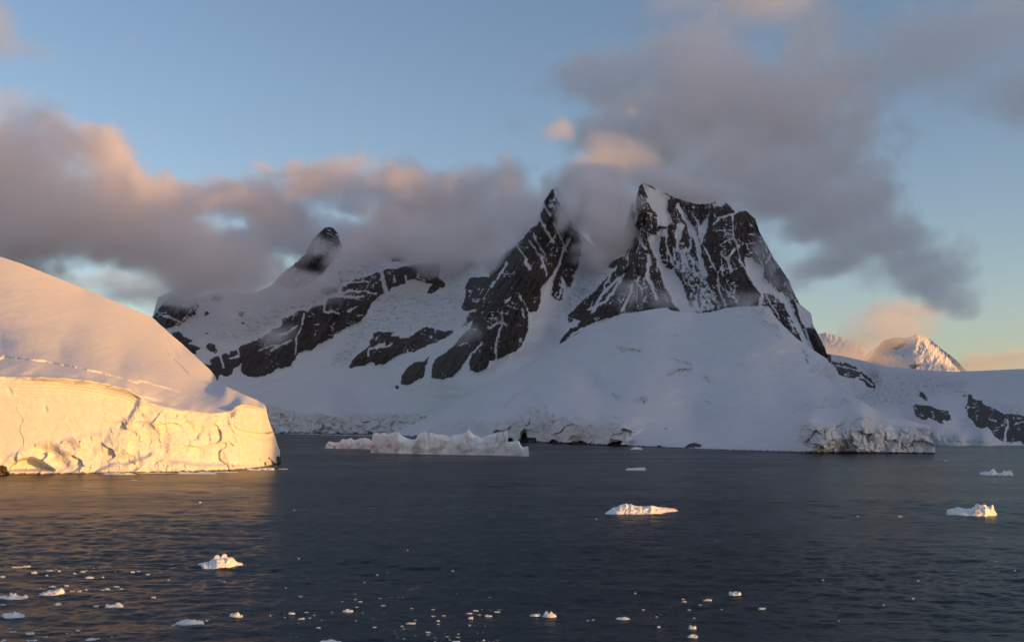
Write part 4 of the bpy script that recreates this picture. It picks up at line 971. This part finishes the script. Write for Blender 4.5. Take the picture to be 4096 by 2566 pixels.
FL = []
def add_list(zz, lst, region):
    for x0, x1, y0, y1 in lst:
        (a, b), (c, d) = zz([(x0, y0), (x1, y1)])
        FL.append((a, c, b, d, region))
add_list(z7, [(240,415,765,830),(-40,180,805,855),(-30,148,920,985),(715,842,872,908),(1200,1395,970,1030),(1575,1665,933,975),(367,415,870,892),(580,640,690,708),(207,250,657,675),(520,557,787,812),(470,510,785,810),
  (570,607,777,795),(715,755,770,787),(70,150,622,635),(150,200,615,630),(390,415,648,662),(500,525,665,677),(550,585,653,665),(700,718,690,702),(820,845,770,783),(640,710,1075,1090),(170,228,1070,1097),(50,105,1066,1085),
  (290,335,1103,1120),(160,245,1125,1145),(0,40,1120,1148),(565,680,1108,1140),(735,800,1103,1120),(515,555,1057,1072),(1040,1070,830,842),(640,675,890,903),(0,35,880,893),(1005,1030,672,683),(420,445,800,815),
  (450,470,1080,1090),(1180,1205,1020,1035),(1410,1435,990,1003),(1530,1555,725,735),(1395,1415,672,680),(0,30,687,700),(310,330,680,690),(190,210,612,626),(310,365,648,658),(260,285,770,780),(330,380,757,768),(60,105,800,825),
  (440,470,750,762),(625,650,780,790),(680,715,783,793),(780,820,757,768),(870,900,1085,1095),(1150,1170,715,722),(895,925,655,668),(940,965,652,662),(1370,1385,176,186),(2022,2038,232,240),(2052,2066,565,573),(890,940,26,33)], 'gold')
add_list(zb, [(890,990,678,712),(460,525,762,782),(1500,1600,803,828),(1795,1835,785,803),(1450,1487,838,852),(1635,1683,543,557),(2090,2150,710,730),(2265,2340,728,757),(2105,2155,750,778),(2200,2230,730,744),(2150,2210,685,705),
  (1740,1797,743,755),(1750,1785,680,691),(1540,1575,670,680),(365,430,708,733),(1040,1085,602,615),(1012,1045,653,667),(635,680,850,867),(660,875,985,1010),(1695,1745,897,912),(1260,1307,640,653),(1180,1222,850,862),
  (187,215,640,653),(335,357,472,484),(458,482,187,198),(465,510,553,563),(1215,1240,347,357),(1095,1115,417,427),(1943,1970,308,317),(2035,2060,341,350),(1510,1530,110,118),(870,890,475,483),(705,725,467,474),(640,660,459,465),
  (585,610,385,390),(1657,1675,271,277),(1320,1335,328,333),(875,905,605,613),(835,867,657,665),(520,565,708,718),(680,705,783,792),(455,482,812,823),(1010,1035,790,798),(1480,1497,868,878),(1585,1610,783,793),(2110,2135,830,842),
  (2240,2270,970,990),(1885,1920,942,952),(1985,2020,948,957),(2000,2025,915,925),(1470,1500,965,973),(2180,2210,473,479),(2360,2414,700,717),(1950,2030,985,1003),(1990,2005,530,536),(1850,1890,738,750),(1805,1832,820,832),(35,75,630,642),
  (1240,1270,575,582),(1000,1030,583,592),(940,962,568,575),(185,205,735,748),(560,590,762,772),(605,635,735,744),(325,345,758,765),(780,805,707,715),(1080,1097,715,723),(1175,1197,773,780),(1700,1735,928,935),(2290,2330,565,577)], 'dark')
add_list(z9, [(170,245,0,0)][:0] + [(828,900,747,777),(220,300,888,908),(612,655,930,957),(608,665,982,1005),(988,1030,840,853),(705,740,793,807),(688,705,800,808),(663,683,823,831),(360,377,848,857),(575,605,805,815),(575,592,792,800),(605,625,850,857),
  (783,797,849,854),(1812,1828,789,796),(1515,1530,349,355),(1738,1765,348,358),(815,833,281,287),(755,770,480,485),(1138,1150,321,326),(90,107,903,910),(63,75,907,914),(432,447,888,894),(1327,1342,690,697),(1840,1853,694,700),
  (1655,1667,825,831),(1415,1428,911,916),(2258,2272,592,598),(2197,2210,624,629),(2360,2375,641,646),(878,888,690,694),(318,332,760,768),(1985,2005,50,55),(440,462,940,950),(635,650,895,902),(110,120,364,369)], 'right')
zq = view(1000, 1900, 1.5087)
add_list(zq, [(1690,1758,825,848),(1765,1845,808,852)], 'dark')

def region_of(px, py, reg):
    if reg == 'gold': return ('in the golden reflection' if py < 585 else 'at the bottom left') if px < 275 else 'beside the golden reflection'
    if reg == 'dark': return 'on dark water left of centre' if px < 390 else 'on dark water below the centre'
    return 'on the right-hand water'
groups = {}
for a, c, b, d, reg in FL:
    pass
rec = []
for k, (x0, y0, x1, y1, reg) in enumerate([(f[0], f[2], f[1], f[3], f[4]) for f in FL]):
    px = (x0 + x1) / 2; w = abs(x1 - x0); hpx = max(0.5, abs(y1 - y0)); pb = max(y0, y1)
    rec.append([px, pb, w, hpx, region_of(px, pb, reg), k])
for key in sorted({(r[4], 0 if r[2] > 11 else (1 if r[2] > 5.5 else 2)) for r in rec}):
    mem = sorted([r for r in rec if (r[4], 0 if r[2] > 11 else (1 if r[2] > 5.5 else 2)) == key], key=lambda r: r[0])
    sz = ['large', 'middling', 'small'][key[1]]
    for i, r in enumerate(mem):
        px, pb, w, hpx, regn, k = r
        Y = float(shoreY(pb)); m = Y / F
        wid = w * m; dep = wid * random.Random(k).uniform(0.45, 0.75)
        dep = min(dep, hpx * 0.75 * m * Y / CAMH)
        hh = max(0.08 * wid, (hpx * m - dep * CAMH / Y) * 0.75)
        fo = floe_mesh(100 + k, 1.0, 26 if w > 4 else 14, 8 if w > 4 else 5)
        X, Yw, _ = P(px, pb, Y)
        fo.location = (X, Y + dep * 0.5, 0.0)
        fo.scale = (wid, dep, hh)
        shape = 'flat' if hh < 0.22 * wid else 'lumpy'
        n = len(mem)
        if n == 1: lab = f'the only {sz} {shape} white ice floe {regn}'
        elif i == n - 1: lab = f'{sz} {shape} ice floe {regn}, rightmost of the {sz} ones'
        elif i < 20: lab = f'{sz} {shape} ice floe {regn}, {ordinal(i)} of them from the left'
        elif n - 1 - i < 20: lab = f'{sz} {shape} ice floe {regn}, {ordinal(n - 1 - i)} from the right'
        else: lab = f'{sz} {shape} ice floe {regn}, amid the {sz} ones'
        if key[1] == 0 and k == 0: lab = 'large white floe of two tilted slabs in the golden reflection at the left'
        tag(fo, lab, 'ice floe', f'{sz} ice floes {regn}')

# ------------------------------------------------------------------ strips of brash along the shores
def strip(px0, px1, pb, hpx, seed, lab, grp):
    Y = float(shoreY(pb)); m = Y / F
    fo = floe_mesh(seed, 1.0, 40, 7)
    X, _, _ = P((px0 + px1) / 2, pb, Y)
    fo.location = (X, Y + 1.6, 0); fo.scale = ((px1 - px0) * m, 5.0 if Y < 1000 else 40.0, hpx * m)
    tag(fo, lab, 'ice floe', grp)
sh = za([(110,1022),(340,1020),(560,1024),(700,1026),(850,1036),(1090,1040),(1500,1030),(1780,1034),(1990,1020),(2070,1004),(2200,1000),(2310,1000),(2330,992),(2414,1000)])
spans = [(60,300,1021,9),(330,460,1018,7),(560,800,1026,9),(850,1120,1040,14),(1140,1480,1030,6),(1490,1800,1034,16),(1790,1990,1024,8),(2060,2180,1004,14),(2170,2300,1002,18),(2310,2420,998,5)]
for i, (u0, u1, v, h) in enumerate(spans):
    (a, b), (c, d) = za([(u0, v), (u1, v)])
    strip(a, c, b, h / 2.0991 / 4, 500 + i, f'brash ice strip at the foot of the gold cliff, {ordinal(i)} from the left', 'strips of brash ice along the foot of the gold ice cliff')
for i, (u0, u1, v) in enumerate([(290,420,620),(400,620,626),(600,760,632),(740,950,636),(930,1120,640),(1100,1330,643)]):
    (a, b), (c, d) = ze([(u0, v), (u1, v)])
    strip(a, c, b, 0.35, 520 + i, f'thin line of brash ice under the far left shore, {ordinal(i)} from the left', 'thin lines of brash ice under the far left shore')

# ------------------------------------------------------------------ tiny fragments: small lumps sharing six meshes
protos = []
rng = random.Random(5)
clusters = [  # (view, x0, y0, x1, y1, spread x, spread y, count, size lo, size hi, place)
 (zb,370,690,660,630,40,14,26,5,18,'left'),(zb,240,740,480,690,40,20,12,5,16,'left'),(zb,690,655,800,640,20,6,8,6,18,'left'),(zb,1000,495,1030,585,18,10,10,5,14,'left'),
 (zb,1230,575,1510,570,20,5,16,4,12,'centre'),(zb,1480,500,1680,465,40,14,18,4,14,'centre'),(zb,1780,465,1920,485,40,10,10,4,10,'centre'),(zb,1360,930,2400,900,60,60,40,6,22,'centre'),(zb,1700,990,2400,985,60,20,22,8,28,'centre'),
 (zb,2200,690,2414,690,40,6,12,6,16,'centre'),(zb,380,920,460,960,40,20,8,5,14,'left'),
 (z7,160,640,900,660,60,18,20,6,20,'gold'),(z7,300,790,860,775,60,20,18,6,18,'gold'),(z7,1450,990,1560,940,20,12,10,5,12,'gold'),(z7,480,1120,760,1120,80,16,12,6,16,'gold'),(z7,60,1050,460,1100,80,30,10,6,16,'gold'),
 (z9,300,860,460,890,60,20,9,4,9,'centre'),(z9,520,800,640,900,40,30,7,4,9,'centre')]
def place_of(px, py):
    band = 'near the bottom edge' if py > 612 else 'farther out'
    for lim, wh in ((100, 'far left of the pronged iceberg'), (190, 'left of the pronged iceberg'), (290, 'below and right of the pronged iceberg'), (371, 'left of and below the long tabular iceberg'),
                    (450, 'below the left half of the long tabular iceberg'), (528, 'below the right half of the long tabular iceberg'), (600, 'below and left of the two-humped iceberg')):
        if px < lim: break
    else: wh = 'below the two-humped iceberg'
    return wh, band
for v in range(6):
    p = floe_mesh(700 + v, 1.0, 10, 4); p.data.name = 'ice_fragment'; p.data.materials[0] = M_brash; protos.append(p.data); bpy.data.objects.remove(p)
for zz, x0, y0, x1, y1, sx, sy, n, s0, s1, place in clusters:
    sc = 2.414 if zz is zb else (1.7243 if zz is z7 else 1.3441)
    for i in range(int(n * 0.8)):
        t = rng.random()
        (px, py), = zz([(x0 + (x1 - x0) * t + rng.gauss(0, sx * 0.5), y0 + (y1 - y0) * t + rng.gauss(0, sy * 0.5))])
        if py > 642: continue
        w = (s0 + (s1 - s0) * rng.random() ** 2.5) / sc / 4 * 0.78
        Y = float(shoreY(py)); m = Y / F
        o = bpy.data.objects.new('ice_fragment', protos[rng.randrange(6)]); COL.objects.link(o)
        o.location = ((px - 512) * m, Y, 0.0); o.rotation_euler = (0, 0, rng.uniform(0, 6.28))
        o.scale = (w * m, w * m * 0.7, max(0.05, w * m * rng.uniform(0.2, 0.4)))
        wh, band = place_of(px, py)
        tag(o, f'tiny ice fragment {wh}, {band}', 'ice fragment', f'tiny ice fragments {wh}, {band}')
#@@END
